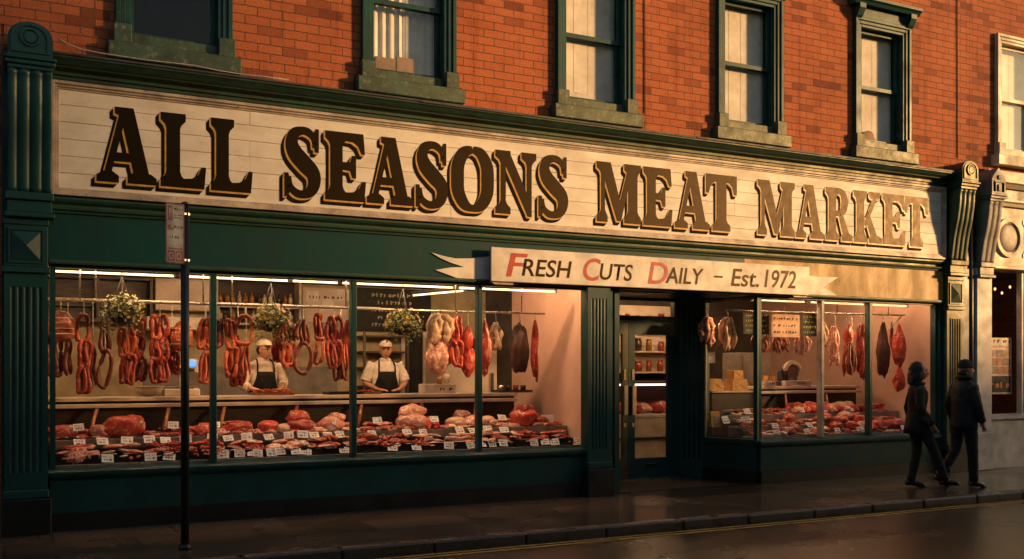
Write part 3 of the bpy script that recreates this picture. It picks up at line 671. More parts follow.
# ------------------------------------------------------------------ banner sign
BAN = empty('banner_sign', (7.5, -.12, 2.95), 'white ribbon shaped sign reading FRESH CUTS DAILY Est. 1972 over the doorway', 'sign')
b0, b1, bz0, bz1 = 4.92, 10.13, 2.745, 3.165
b = MB(); b.box(b0, b1, -.165, -.125, bz0, bz1, .006)
for x in (5.4, 7.5, 9.7): b.box(x-.03, x+.03, -.124, -.031, bz0+.1, bz1-.1)
b.build('board', BWHITE, BAN)
def tail(px):
    b = MB(); pts = [at(x, y, -.04) for x, y in px]; sm = []
    b.prism([(p[0], p[2]) for p in pts], -.048, -.036); return b.build('ribbon_tail', BWHITE, BAN)
tail([(489, 256.5), (470, 258.5), (455, 258.5), (443, 256), (431, 252.5), (440, 258), (450, 262.5), (464, 267), (450, 267.5), (435, 270), (446, 274), (458, 278.5), (472, 280.5), (489, 281)])
tail([(803, 275.5), (812, 276.2), (822, 277.2), (838, 277.4), (830, 282.5), (823, 287.6), (830, 291), (837, 296), (822, 296.5), (812, 297.5), (803, 297.5)])
MB().prism([(4.93, bz0), (5.25, bz0), (5.25, bz0-.035), (4.99, bz0-.035)], -.128, -.12).build('ribbon_fold', SFRAME, BAN)
MB().prism([(b1-.30, bz0), (b1, bz0), (b1-.05, bz0-.03), (b1-.27, bz0-.03)], -.128, -.12).build('ribbon_fold', SFRAME, BAN)
yl = -.1675; red = MB(); blk = MB(); SH = .18
def T(mb, t, px0, px1, z0, z1): text_mb(t, sx(px0, -.168), sx(px1, -.168), z0, z1, yl, SH, mb=mb, bold=.012)
zb = 2.825; zc = 3.045; zC = 3.10
T(red, 'F', 506, 528, zb-.015, zC+.005); T(blk, 'RESH', 522, 572, zb, zc)
T(red, 'C', 583.5, 601, zb-.02, zC); T(blk, 'UTS', 600, 633, zb, zc)
T(red, 'D', 648, 668, zb-.02, zC); T(blk, 'AILY', 665.5, 704, zb, zc)
T(blk, '\u2013', 714, 723, zb+.11, zb+.135); T(blk, 'Est.', 731, 759, zb, zc+.03); T(blk, '1972', 764.5, 796, zb+.005, zc+.045)
red.build('red_lettering', LRED, BAN); blk.build('lettering', LBLACK, BAN)
# cable draped along the flashing
pts = [at(57, 38, -.30), at(66, 43, -.28), at(80, 49, -.26), at(100, 53, -.25)]+[(.62+.25*k, -.30-.01*(k % 2), 4.862-.010*sin(k*1.7)-.004*k) for k in range(1, 8)]
pts = [Vector(p) for p in pts]
tag(MB().tube(pts, .007, 6).build('cable', CABLE), 'thin pale cable sagging from the left bracket along the cornice top', 'cable')

X = sx(644.5); tag(MB().tube([(X, -.012, 4.86), (X+.004, -.012, 6), (X-.006, -.012, 7.4), (X, -.012, 9.0)], .007, 6).build('cable', LEAD), 'thin dark cable running straight up the brick right of the third upstairs window', 'cable')
X = sx(957); tag(MB().tube([(X, -.012, 4.86), (X+.005, -.012, 6), (X-.004, -.012, 7.4), (X, -.012, 9.2)], .008, 6).build('cable', LEAD), 'thin dark cable running up the brick joint above the right bracket', 'cable')
# ------------------------------------------------------------------ the shop next door
NB = empty('neighbouring_shop', (15.5, 0, 0), 'cream painted shopfront with round emblem on its fascia at right edge', 'shop building')
b = pierced(13.795, 19, 5.0, 9.4, [15.03], 5.30, 7.25, .52); b.box(13.795, 19, .3, 9, 9.1, 9.4); b.box(13.795, 19, 8.8, 9, 0, 9.1); b.box(18.8, 19, .3, 8.8, 0, 9.1)
b.build('brick_wall', BRICK2, NB)
sash_window(NB, 15.03, .47, 5.33, 7.2, 'blind', NEIGH, NEIGH, hood=False, zs=5.08)
def npil(s0, s1):
    b = MB(); b.box(s0, s1, -.12, -.0, .62, 3.33, .008); b.box(s0-.02, s1+.02, -.15, .0, 0, .6195, .012)
    p = b.build('pilaster', NEIGH2, NB); corbel(s0+.02, s1-.02, p, NGREY, 3, arched=True, k=.95, zt=4.40); return p
npil(13.83, 14.20); npil(18.0, 18.4)
b = MB(); b.box(13.52, 13.69, -.075, -.002, 0, 4.84); b.cyl((13.75, -.06, 0), (13.75, -.06, 4.85), .045, 12)
for z in (.5, 2.0, 3.4, 4.6): b.box(13.695, 13.805, -.07, -.002, z, z+.05)
b.build('downpipe', NAVY, NB)  # dark strip and pipe stand in for the pilaster's shaded navy side
b = MB(); b.box(14.2, 18.0, -.04, .3, 3.40, 4.40); b.box(14.2, 18.0, -.12, .3, 3.34, 3.399, .01)
b.prismx([(0, 4.401), (-.10, 4.401), (-.12, 4.45), (-.16, 4.47), (-.16, 4.50), (0, 4.52)], 14.2, 18.0)
b.build('fascia', NEIGH, NB)
b = MB(); b.box(14.2, 18.0, -.05, .3, 4.521, 4.70); b.build('frieze', mat('mauve_grey_paint', (.16, .125, .125), .55, .2, 4), NB)
b = MB(); b.prismx([(0, 4.701), (-.10, 4.701), (-.16, 4.76), (-.20, 4.78), (-.20, 4.82), (0, 4.86)], 14.2, 18.0); b.box(14.2, 18.0, -.06, .3, 4.861, 5.0); b.build('cornice', NEIGH, NB)
b = MB(); c = (14.70, 3.88); n = 40
for r0, r1, y in ((.265, .33, -.085), (.245, .265, -.065)):
    for i in range(n): b.prism([(c[0]+r*cos(2*pi*a/n), c[1]+r*sin(2*pi*a/n)) for r, a in ((r0, i), (r0, i+1), (r1, i+1), (r1, i))], y, -.0405)
em = b.build('emblem_ring', NEIGH, NB)
b = MB(); b.blob((c[0], -.041, c[1]), (.24, .045, .24), 4, 0, 1); b.build('emblem_boss', mat('taupe_boss', (.30, .24, .19), .5, .3, 4), em)
b = MB()
for q in GL['R']: b.prism([(15.08+p[0]*.6, 3.56+p[1]*.64) for p in q], -.052-.0003*GL['R'].index(q), -.0405)
b.build('lettering', NAVY, NB)
b = MB(); b.box(14.2, 18, -.03, .3, 0, .80, .004); b.prismx([(-.09, .83), (-.09, .87), (.2, .90), (.2, .801), (-.03, .801)], 14.2, 18.0); b.build('stall_riser', NEIGH2, NB)
b = MB(); b.box(14.2, 14.245, .0, .1, .901, 3.339); b.box(16.0, 16.06, .0, .1, .901, 3.339); b.box(17.95, 18, .0, .1, .901, 3.339); b.box(15.12, 15.16, 0, .1, .901, 3.339)
wn = b.build('shop_window', NEIGH2, NB); b = MB(); b.box(14.245, 15.12, .05, .054, .901, 3.339); b.box(15.16, 16.0, .05, .054, .901, 3.339); b.box(16.06, 17.95, .05, .054, .901, 3.339); b.build('pane', GLASS, wn)
b = MB(); b.box(13.9, 18.4, 3.6, 3.7, 0, 3.55); b.box(13.80, 13.9, .301, 3.6, 0, 3.55); b.box(13.9, 18.4, .301, 3.6, 3.56, 3.62); b.box(13.9, 18.4, .301, 3.6, -.1, .01); b.build('interior_lining', mat('brown_shop_wall', (.10, .055, .035), .7, .4, 3), NB)
b = MB(); b.box(15.2, 17.4, 2.6, 2.64, 1.0, 2.5); b.build('interior_panel', CREAM, NB)
for k, (px, py, d) in enumerate(((995, 289, 1.6), (1010, 287, 1.8), (1002, 293, 2.4))):
    P = at(px, py, d); o = empty('pendant_lamp', P, ['bare amber bulb hanging nearest the pilaster in the cream shop', 'bare amber bulb hanging nearest the right edge of the photo', 'small amber bulb deepest inside the cream shop'][k], 'lamp', 'amber bulbs in the next shop')
    MB().blob(P, (.022, .022, .03), 2, 0).build('bulb', BULB, o); MB().cyl((P[0], P[1], P[2]+.046), (P[0], P[1], 3.559), .006, 6).build('cord', BLACKP, o)
# window poster
p0, p1 = sx(988, .12), sx(1011.5, .12); zt, zb_ = 2.20, 1.24
PO = empty('window_poster', ((p0+p1)/2, .12, zb_), 'colourful food poster in the cream shop window beside the walking man', 'poster')
b = MB(); b.box(p0, p1, .12, .125, zb_, zt); b.build('sheet', mat('poster_paper', (.82, .66, .54), .5, .15, 6), PO)
pal = [mat('poster_ink_'+n_, c_, .5, .35, 20) for n_, c_ in (('red', (.50, .10, .06)), ('teal', (.16, .25, .25)), ('orange', (.55, .25, .10)), ('pink', (.55, .26, .22)), ('brown', (.16, .08, .05)))]
rn = random.Random(4); b = MB(); w = (p1-p0); gz0, gz1 = zb_+.36*(zt-zb_), zb_+.80*(zt-zb_)
for i in range(3):
    for j in range(3):
        b.mi = rn.randrange(5); x = p0+.03+i*(w-.05)/3; z = gz0+j*(gz1-gz0)/3; b.box(x, x+(w-.05)/3-.015, .117, .1195, z, z+(gz1-gz0)/3-.015)
        b.mi = rn.randrange(5); b.box(x+.03, x+(w-.05)/6, .1155, .1168, z+.02, z+.07)
b.build('picture_grid', pal, PO)
b = MB(); b.box(p0+.02, p1-.02, .117, .1195, zb_+.03, zb_+.32*(zt-zb_)); b.build('dark_strip', CHALKB, PO)
b = MB(); scribble(b, p0+.05, p1-.05, zb_+.10, .11, .1165, rn); scribble(b, p0+.06, p1-.05, zt-.17, .05, .1195, rn); b.build('red_lettering', pal[0], PO)
b = MB(); scribble(b, p0+.04, p1-.04, zt-.09, .07, .1195, rn); b.build('lettering', INK, PO)

# ------------------------------------------------------------------ the far side of the street (behind the camera; it shades the lower shopfront)
def far_house(name, x0, x1, y0, y1, h, label, m, nw, ns, par=.25):
    o = empty(name, ((x0+x1)/2, (y0+y1)/2, 0), label, 'house'); b = MB(); b.box(x0, x1, y1, y0, 0, h); b.build('wall', m, o)
    f = MB(); g = MB()
    for i in range(nw):
        for k in range(ns):
            x = x0+(i+.5)*(x1-x0)/nw; z = 1.0+k*3.0
            if z+1.6 > h: continue
            f.box(x-.6, x+.6, y0+.001, y0+.05, z-.08, z+1.7); g.box(x-.5, x+.5, y0+.051, y0+.06, z, z+1.6)
    w = f.build('window', SFRAME, o); g.build('pane', VOID, w)
    b = MB(); b.box(x0-.05, x1+.05, y1-.05, y0+.12, h+.001, h+.2); b.build('coping', NGREY, o); return o
DULL = mat('dull_render', (.22, .19, .16), .8, .3, 2)
far_house('terraced_house', 8, 46, -13.7, -20, 5.9, 'low brick terrace across the street facing the butcher shop', BRICK2, 9, 2)
far_house('corner_house', -14, 7.5, -13.7, -22, 7.5, 'rendered corner house across the street behind the viewer', DULL, 6, 2)
far_house('apartment_block', 30, 52.2, -33, -46, 24, 'tall rendered block beyond the low terrace', DULL, 8, 7)  # added unseen block; its edge softly dims the left end of the facade
# ------------------------------------------------------------------ shop fittings
def rod(mb, a, b_, r=.012, n=8): mb.cyl(a, b_, r, n); return mb
# strip lights
def strip(a, b_, label, grp, m=None, r=.0125):
    a, b_ = Vector(a), Vector(b_); o = empty('strip_light', (a+b_)/2, label, 'strip light', grp); d = (b_-a).normalized(); n = Vector((-d.y, d.x, 0))
    MB().cyl(a, b_, r, 10).build('tube', m or TUBE, o)
    mb = MB(); L_ = (b_-a).length; k = mb.box(-L_/2-.03, L_/2+.03, -.022, .022, .030, .06, .004)
    for s in (-1, 1): mb.box(s*(L_/2+.012)-.012, s*(L_/2+.012)+.012, -.015, .015, -.02, .0335)
    mb.xf(Matrix.Translation((a+b_)/2) @ Matrix(((d.x, n.x, 0, 0), (d.y, n.y, 0, 0), (0, 0, 1, 0), (0, 0, 0, 1)))); mb.build('housing', DSTEEL, o)
    mb = MB()
    for q in (.2, .8):
        p = a.lerp(b_, q); mb.cyl((p.x, p.y, p.z+.0605), (p.x, p.y, 2.999 if p.z < 2.95 else 3.559), .006, 6)
    mb.build('hanger', DSTEEL, o); return o
LG = 'strip lights over the left window'
for a, c, t in ((.03, 1.25, 'bright strip light above the first hanging flower basket'), (1.34, 2.52, 'bright strip light ending above the bespectacled butcher'), (2.58, 3.12, 'short strip light left of the second mullion'), (3.18, 4.62, 'strip light above the third hanging flower basket'), (4.70, 6.1, 'strip light running to the pink end wall of the left window')):
    strip((a, .32, 2.688), (c, .32, 2.688), t, LG)
strip((4.58, 1.55, 2.67), (4.86, .50, 2.67), 'strip light running back into the shop over the pale hanging joints', LG)
TUBE2 = emis('dim_lit_tube', (1.0, .66, .34), .9)
for a, c, t in ((9.45, 10.5, 'thin strip light beside the angled window of the right bay'), (10.62, 11.75, 'thin strip light over the peach price board'), (11.85, 12.72, 'thin strip light ending above the walking woman')):
    strip((a, .34, 2.69), (c, .34, 2.69), t, 'strip lights over the right window', TUBE2)
for k, (a, c) in enumerate(((.1, 1.5), (1.7, 3.1), (3.3, 4.7), (4.9, 6.3))):
    for y, zz, t in ((.215, 2.89, 'ceiling light over the front shelf'), (1.15, 2.92, 'ceiling light over the serving counter')): strip((a, y, zz), (c, y, zz), f"{t} of the left window, {['first', 'second', 'third', 'fourth'][k]} from left", 'ceiling lights behind the fascia', FILLF if y < .5 else LAMP, .012)  # added tubes hidden by the fascia, brightening the meat and the counter
for k, (a, c) in enumerate(((9.4, 10.5), (10.6, 11.7), (11.8, 12.9))):
    for y, zz, t in ((.215, 2.89, 'ceiling light over the front shelf'), (1.15, 2.92, 'ceiling light over the serving counter')): strip((a, y, zz), (c, y, zz), f"{t} of the right window, {['first', 'second', 'third'][k]} from left", 'ceiling lights behind the fascia', LAMP, .0095)  # the same added, unseen fill for the right window
strip((9.2, 3.0, 2.86), (10.7, 3.0, 2.86), 'strip light on the ceiling deep inside beyond the shop door', None, FILLF)  # unseen tube, made strong to brighten the view through the door
strip((14.35, .36, 3.455), (15.6, .36, 3.455), 'strip light above the food poster in the cream shop', None, LAMP, .008)  # added unseen tube that lights the poster
for k in range(2): strip((8.0+.9*k, 2.2, 2.86), (8.7+.9*k, 2.2, 2.86), ['strip light over the chilled counter nearest the door', 'strip light over the chilled counter deeper in the shop'][k], 'strip lights over the chilled counter', FILLF, .011)  # added unseen tubes to brighten the interior behind the door
# hanging rails
def rail(name, pts, hang, label):
    o = empty(name, pts[0], label, 'rail'); MB().tube(pts, .014, 8).build('bar', STEEL, o)
    for x in hang: MB().cyl((x, pts[0][1], pts[0][2]+.015), (x, pts[0][1], 2.999), .009, 8).build('hanger', STEEL, o)
    return o
rail('hanging_rail', [(0, .60, 2.405), (6.10, .60, 2.41)], [.32, 1.62, 4.78, 5.75], 'long steel rail of sausages across the left window')
rr = rail('hanging_rail', [(9.20, .60, 2.54), (12.98, .60, 2.56)], [9.75, 10.35, 11.45, 12.6], 'long steel rail of meat across the right window')
MB().cyl((12.9, .60, 2.545), (12.6, .60, 2.30), .009, 8).build('brace', STEEL, rr)
# display shelves
def shelf(name, x0, x1, tiers, label):
    o = empty(name, ((x0+x1)/2, .6, 0), label, 'display shelf')
    for y0, y1, z in tiers:
        MB().box(x0, x1, y0, y1, z-.025, z, .003).build('shelf', SHELFW, o)
        MB().box(x0, x1, y0-.012, y0-.0005, z-.10, z+.008, .003).build('edge', SHELFG, o)
    y1 = tiers[-1][1]; MB().box(x0, x1, .14, y1, .30, tiers[0][2]-.026).build('carcass', SHELFG, o)
    mb = MB()
    for y0, y1, z in tiers[1:]: mb.box(x0, x1, y0+.02, y1, .31, z-.026)
    mb.build('riser', SHELFG, o); return o
TL = [(.135, .60, .655), (.60, 1.12, .885)]
TR = [(.135, .46, .665), (.46, .80, .80), (.80, 1.18, .95)]
shelf('display_shelf', .02, 6.45, TL, 'two stepped shelves of meat filling the left window')
shelf('display_shelf', 9.40, 13.04, TR, 'stepped shelves of meat filling the right window')
# serving counters
def counter(x0, x1, y0, z, label, braces, foot=.30):
    o = empty('serving_counter', ((x0+x1)/2, y0+.3, 0), label, 'counter')
    mb = MB(); mb.box(x0, x1, y0, y0+.5, z+.03, z+.075, .006); mb.build('worktop', CTOP, o)
    mb = MB(); mb.box(x0, x1, y0-.03, y0+.02, z-.045, z, .005); mb.build('front_rail', CTOP, o)
    mb = MB(); mb.box(x0, x1, y0+.1, y0+.48, foot, z+.029); mb.build('carcass', DARKCUP, o)
    for x in braces:
        mb = MB(); mb.tube([(x, y0-.0, z-.046), (x-.10, y0-.17, z-.36)], .024, 6); mb.build('bracket', BRASS, o)
    mb = MB(); mb.face([(x0, y0-.01, z-.046), (x1, y0-.01, z-.046), (x1, y0-.16, z-.36), (x0, y0-.16, z-.36)]); mb.build('pane', GLASS, o)
    return o
counter(.0, 6.05, 1.30, 1.255, 'long pale edged serving counter with copper brackets in the left window', [.55, 1.35, 2.0, 2.9, 3.75, 4.6, 5.4])
counter(9.75, 12.7, 1.30, 1.31, 'pale edged serving counter behind the right window', [10.2, 11.0, 11.9], 0)
# sight of the shop through the door: chilled counter, wall shelving, jars
o = empty('chilled_counter', (9.6, 3.0, 0), 'chilled display counter glowing pink seen through the shop door', 'counter')
MB().box(8.2, 11.5, 2.7, 3.4, .005, .85, .01).build('base', CTOP, o); MB().box(8.2, 11.5, 2.69, 3.4, .851, .90).build('shelf', SHELFW, o); MB().box(8.2, 11.5, 2.85, 3.4, 1.42, 1.46, .004).build('worktop', DARKCUP, o)
MB().cyl((8.25, 2.88, 1.40), (11.4, 2.88, 1.40), .015, 8).build('tube', PINKT, o); mb = MB(); mb.face([(8.2, 2.84, 1.42), (11.5, 2.84, 1.42), (11.5, 2.70, .901), (8.2, 2.70, .901)]); mb.build('pane', GLASS, o)
MB().box(8.2, 11.5, 3.36, 3.399, .901, 1.419).build('back_panel', DARKCUP, o); MB().box(8.2, 11.5, 2.68, 2.699, .48, .52).build('bumper_rail', DSTEEL, o)
def bottle(mb, x, y, z, r, h):
    mb.lathe((x, y, z), [(r, 0), (r, h*.6), (r*.9, h*.68), (r*.35, h*.78), (r*.35, h*.96), (r*.4, h*.96), (r*.4, h)], 10)
JC = [mat('jar_'+n_, c_, .25, .2, 10) for n_, c_ in (('amber', (.30, .12, .03)), ('red', (.30, .05, .03)), ('pale', (.5, .42, .3)), ('dark', (.05, .035, .02)))]
def wall_shelf(x0, x1, y0, y1, zs, label, back):
    o = empty('wall_shelf', ((x0+x1)/2, y1, zs[0]), label, 'shelf'); mb = MB(); mb.box(x0, x1, y1-.02, y1, zs[0]-.03, zs[-1]+.4); mb.build('back_panel', back, o)
    for z in zs: MB().box(x0, x1, y0, y1-.021, z-.03, z).build('board', SFRAME, o)
    for x in (x0, x1): MB().box(x-.015, x+.015, y0, y1, zs[0]-.03, zs[-1]+.4).build('upright', SFRAME, o)
    return o
wall_shelf(8.3, 11.2, 3.95, 4.28, [1.62, 2.0, 2.45], 'tall wall shelves of jars seen through the shop door', CREAM)
rn = random.Random(2); OR = ['first', 'second', 'third', 'fourth', 'fifth', 'sixth', 'seventh', 'eighth', 'ninth', 'tenth', 'eleventh', 'twelfth', 'thirteenth', 'fourteenth', 'fifteenth', 'sixteenth', 'seventeenth', 'eighteenth', 'nineteenth', 'twentieth']
for zi, z in enumerate((1.62, 2.0, 2.45)):
    for k in range(11):
        x = 8.55+k*.245+rn.uniform(-.03, .03); mb = MB(); r = rn.uniform(.05, .075); h = rn.uniform(.18, .26); mb.lathe((x, 4.08, z+.001), [(r, 0), (r, h*.75), (r*.8, h*.82), (r*.8, h*.84), (r*.85, h*.84), (r*.85, h)], 12)
        tag(mb.build('jar', JC[rn.randrange(4)]), f"jar on the {['bottom', 'middle', 'top'][zi]} wall shelf seen through the door, {OR[k]} from the left", 'jar', 'jars on the wall shelves beyond the door')
# back wall of the left part
o = empty('wall_cabinet', at(80, 300, 4.0), 'dark open wall cabinet high behind the leftmost sausages', 'cabinet')
x0, x1 = sx(40, 4.0), sx(152, 4.0); mb = MB(); mb.box(x0, x1, 3.9, 4.299, 2.33, 2.37); mb.box(x0, x1, 3.9, 4.299, 2.93, 2.97); mb.box(x0, x0+.04, 3.9, 4.299, 2.371, 2.929); mb.box(x1-.04, x1, 3.9, 4.299, 2.371, 2.929); mb.box(x0+.04, x1-.04, 4.27, 4.2985, 2.371, 2.929); mb.box((x0+x1)/2-.02, (x0+x1)/2+.02, 3.9, 4.27, 2.371, 2.929); mb.build('carcass', DARKCUP, o)
MB().box(x0+.1, x1-.1, 4.1, 4.25, 2.55, 2.58).build('shelf', DARKCUP, o)
o = empty('wall_cupboard', at(180, 290, 4.0), 'cream wall cupboard high behind the signpost', 'cupboard'); x0, x1 = sx(155, 4.0), sx(213, 4.0)
MB().box(x0, x1, 3.95, 4.299, 2.52, 2.98, .006).build('body', CREAM, o); MB().box((x0+x1)/2-.005, x1-.02, 3.935, 3.9495, 2.54, 2.96, .004).build('door', CREAM, o); MB().box((x0+x1)/2+.03, (x0+x1)/2+.05, 3.915, 3.9345, 2.6, 2.7).build('handle', STEEL, o)
o = empty('extractor_hood', at(178, 317, 3.6), 'pale horizontal extractor hood below the cream wall cupboard', 'hood'); x0, x1 = sx(146, 3.6), sx(214, 3.6)
MB().box(x0, x1, 3.5, 4.29, 2.22, 2.40, .01).build('canopy', CTOP, o); MB().box(x0+.15, x0+.3, 3.49, 3.4995, 2.28, 2.36).build('vent', DARKW, o)
wall_shelf(sx(217, 4.0), sx(300, 4.0), 3.98, 4.295, [2.36, 2.62], 'dark wall shelf of bottles behind the second flower basket', DARKW)
for zi, z in enumerate((2.36, 2.62)):
    for k in range(12):
        x = sx(220+k*6.5, 4.1)+rn.uniform(-.02, .02); mb = MB(); bottle(mb, x, 4.12, z+.001, rn.uniform(.03, .042), rn.uniform(.18, .22))
        tag(mb.build('bottle', JC[rn.choice((0, 2, 2, 3))]), f"bottle on the {['lower', 'upper'][zi]} dark shelf behind the second flower basket, {OR[k]} from the left", 'bottle', 'bottles on the wall shelf')
o = empty('notice_board', at(325, 295, 4.25), 'cream notice board with pinned papers behind the orange sausages', 'notice board'); x0, x1 = sx(303, 4.25), sx(347, 4.25)
MB().box(x0, x1, 4.26, 4.299, 2.40, 2.95, .004).build('board', CREAM, o); mb = MB()
for k, (a, c) in enumerate(((.05, .62), (.30, .50), (.55, .66))): mb.box(x0+a, x0+a+.2, 4.250+.002*k, 4.2595, 2.4+c-.3, 2.4+c-.12)
mb.build('paper', WBOX, o); mb = MB(); scribble(mb, x0+.1, x1-.1, 2.78, .05, 4.249, rn); mb.build('lettering', INK, o)
o = empty('menu_board', at(390, 302, 4.2), 'black menu board with chalk writing above the capped butcher', 'menu board'); x0, x1 = sx(352, 4.2), sx(432, 4.2)
MB().box(x0, x1, 4.24, 4.28, 2.28, 2.98, .006).build('board', CHALKB, o); mb = MB()
for k in range(5): scribble(mb, x0+.35+.1*(k % 2), x1-.35, 2.84-.12*k, .065, 4.239, rn)
mb.build('lettering', CHALK, o)
o = empty('storage_rack', at(388, 335, 4.2), 'dark rack of grey panels behind the capped butcher', 'rack'); x0, x1 = sx(357, 4.2), sx(402, 4.2)
mb = MB()
for z in (2.20, 1.95, 1.7, 1.4): mb.box(x0, x1, 3.9, 4.29, z-.03, z)
mb.build('shelf', DARKCUP, o)
for x in (x0+.02, x1-.02): MB().box(x-.02, x+.02, 3.88, 3.899, .3, 2.25).build('upright', DSTEEL, o)
o = empty('back_door', at(415, 350, 4.25), 'dark doorway with pale frame behind the pale hanging joints', 'door'); x0, x1 = sx(405, 4.25), sx(423, 4.25)
MB().box(x0, x1, 4.27, 4.299, .3, 2.28).build('panel', VOID, o); mb = MB(); mb.box(x0-.07, x0-.001, 4.24, 4.299, .3, 2.35); mb.box(x1+.001, x1+.07, 4.24, 4.299, .3, 2.35); mb.box(x0, x1, 4.24, 4.299, 2.281, 2.35); mb.build('frame', CTOP, o)
o = empty('tall_fridge', at(450, 360, 3.8), 'tall pale fridge with dark top vent behind the pale hanging joints', 'fridge'); x0, x1 = sx(436, 3.8), sx(492, 3.8)
MB().box(x0, x1, 3.6, 4.28, .3, 2.2, .02).build('body', CREAM, o); MB().box(x0+.02, x1-.02, 3.58, 3.5995, .5, 1.95, .01).build('door', CREAM, o); MB().box(x1-.12, x1-.09, 3.55, 3.5795, 1.1, 1.6).build('handle', DSTEEL, o); MB().box(x0+.03, x1-.03, 3.585, 3.5995, 1.98, 2.16).build('vent', DARKW, o)
o = empty('steel_worktop', at(300, 380, 3.6), 'grey steel worktop along the back wall between the butchers', 'worktop'); x0, x1 = sx(150, 3.6), sx(350, 3.6)
MB().box(x0, x1, 3.4, 4.29, 1.18, 1.22, .004).build('top', DSTEEL, o); MB().box(x0+.02, x1-.02, 3.45, 4.29, .3, 1.1795).build('cupboard', SHELFG, o); MB().box(x0, x1, 4.25, 4.295, 1.221, 1.7).build('splashback', SHELFG, o)
# right-hand interior
o = empty('grey_cabinet', at(763, 372, 2.2), 'grey cabinet standing behind the cheese in the right window', 'cabinet'); x0, x1 = sx(741, 2.2), sx(771, 2.2)
MB().box(x0, x1, 2.2, 2.7, .01, 1.95, .01).build('body', SHELFG, o); MB().box(x0+.03, x1-.03, 2.185, 2.1995, .2, 1.9, .005).build('door', SHELFG, o)
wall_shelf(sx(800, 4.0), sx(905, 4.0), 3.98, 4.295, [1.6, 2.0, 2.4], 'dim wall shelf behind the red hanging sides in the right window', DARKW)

def cyl_z(mb, c, r, h, n=16): mb.lathe(c, [(r, 0), (r, h)], n)
# counter-top equipment
CT = 1.331
def cpt(px, d=1.5, z=CT): return (sx(px, d), d, z)
x, y, z = cpt(149); o = empty('mixing_bowl', (x, y, z), 'cream mixing bowl on the counter below the sausage strings', 'bowl'); mb = MB(); mb.lathe((x, y, z), [(.06, 0), (.13, .03), (.17, .11), (.16, .11), (.12, .04), (.03, .02)], 20); mb.build('shell', CTOP, o); mb = MB(); mb.loft([(x, y, z+.115, .178, .178), (x, y, z+.123, .178, .178)], 20); mb.build('rim', CTOP, o)
x, y, z = cpt(183, 1.6); o = empty('weighing_scale', (x, y, z), 'pale electronic weighing scale with blue screen behind the signpost', 'scale')
MB().box(x-.24, x+.18, y-.15, y+.15, z, z+.09, .01).build('base', CTOP, o); MB().box(x-.22, x+.16, y-.14, y+.14, z+.1, z+.115, .003).build('pan', STEEL, o); MB().box(x-.02, x+.03, y+.10, y+.14, z+.116, z+.30).build('post', CTOP, o); MB().box(x-.24, x+.20, y+.08, y+.15, z+.28, z+.46, .012).build('display_head', CTOP, o); MB().box(x+.03, x+.17, y+.07, y+.0795, z+.36, z+.44).build('screen', SCREEN, o); MB().box(x-.2, x+.15, y+.07, y+.0795, z+.30, z+.34).build('keypad', CHALKB, o)
def platter(px, w, label, m, d=1.48, rim=.035):
    x, y, z = cpt(px, d); o = empty('serving_tray', (x, y, z), label, 'tray', 'trays on the left counter'); MB().box(x-w, x+w, y-.14, y+.14, z, z+.012, .003).build('base', m, o)
    mb = MB(); mb.box(x-w-.012, x+w+.012, y-.155, y-.1405, z, z+rim); mb.box(x-w-.012, x+w+.012, y+.1405, y+.155, z, z+rim); mb.box(x-w-.012, x-w-.0005, y-.14, y+.14, z, z+rim); mb.box(x+w+.0005, x+w+.012, y-.14, y+.14, z, z+rim); mb.build('rim', m, o); return (x, y, z+.013)
PLT = [platter(272, .24, 'wicker brown tray of cut meat before the bespectacled butcher', BRASS), platter(343, .22, 'dark tray on the counter left of the capped butcher', TRAYB), platter(367, .14, 'copper tray touching the capped butcher', BRASS), platter(512, .24, 'steel tray of small pots beside the pink end wall', DSTEEL)]
for k in range(4):
    x, y, z = PLT[3]; x += -.18+.12*k; o = MB(); o.lathe((x, y, z), [(.035, 0), (.045, .09), (.04, .09), (.03, .01)], 12); tag(o.build('condiment_pot', [STEEL, TRAYB, JC[1], TRAYB][k]), f"small pot on the steel tray by the end wall, {OR[k]} from the left", 'pot', 'pots on the steel tray')
x, y, z = cpt(438, 1.5); o = empty('carton', (x, y, z), 'white printed carton on the counter right of the capped butcher', 'box'); MB().box(x-.24, x+.22, y-.12, y+.12, z, z+.12, .004).build('body', WBOX, o); mb = MB(); scribble(mb, x-.02, x+.18, z+.035, .05, y-.1205, rn); mb.build('lettering', INK, o); MB().box(x-.23, x+.21, y-.11, y+.11, z+.1205, z+.128).build('lid', WBOX, o)
for k, (dx, hh) in enumerate(((.02, .10), (.13, .13))):
    mb = MB(); cyl_z(mb, (x+dx, y, z+.129), .04, hh); tag(mb.build('jar', JC[k*2]), ['amber jar standing on the white printed carton', 'pale jar standing on the white printed carton'][k], 'jar')
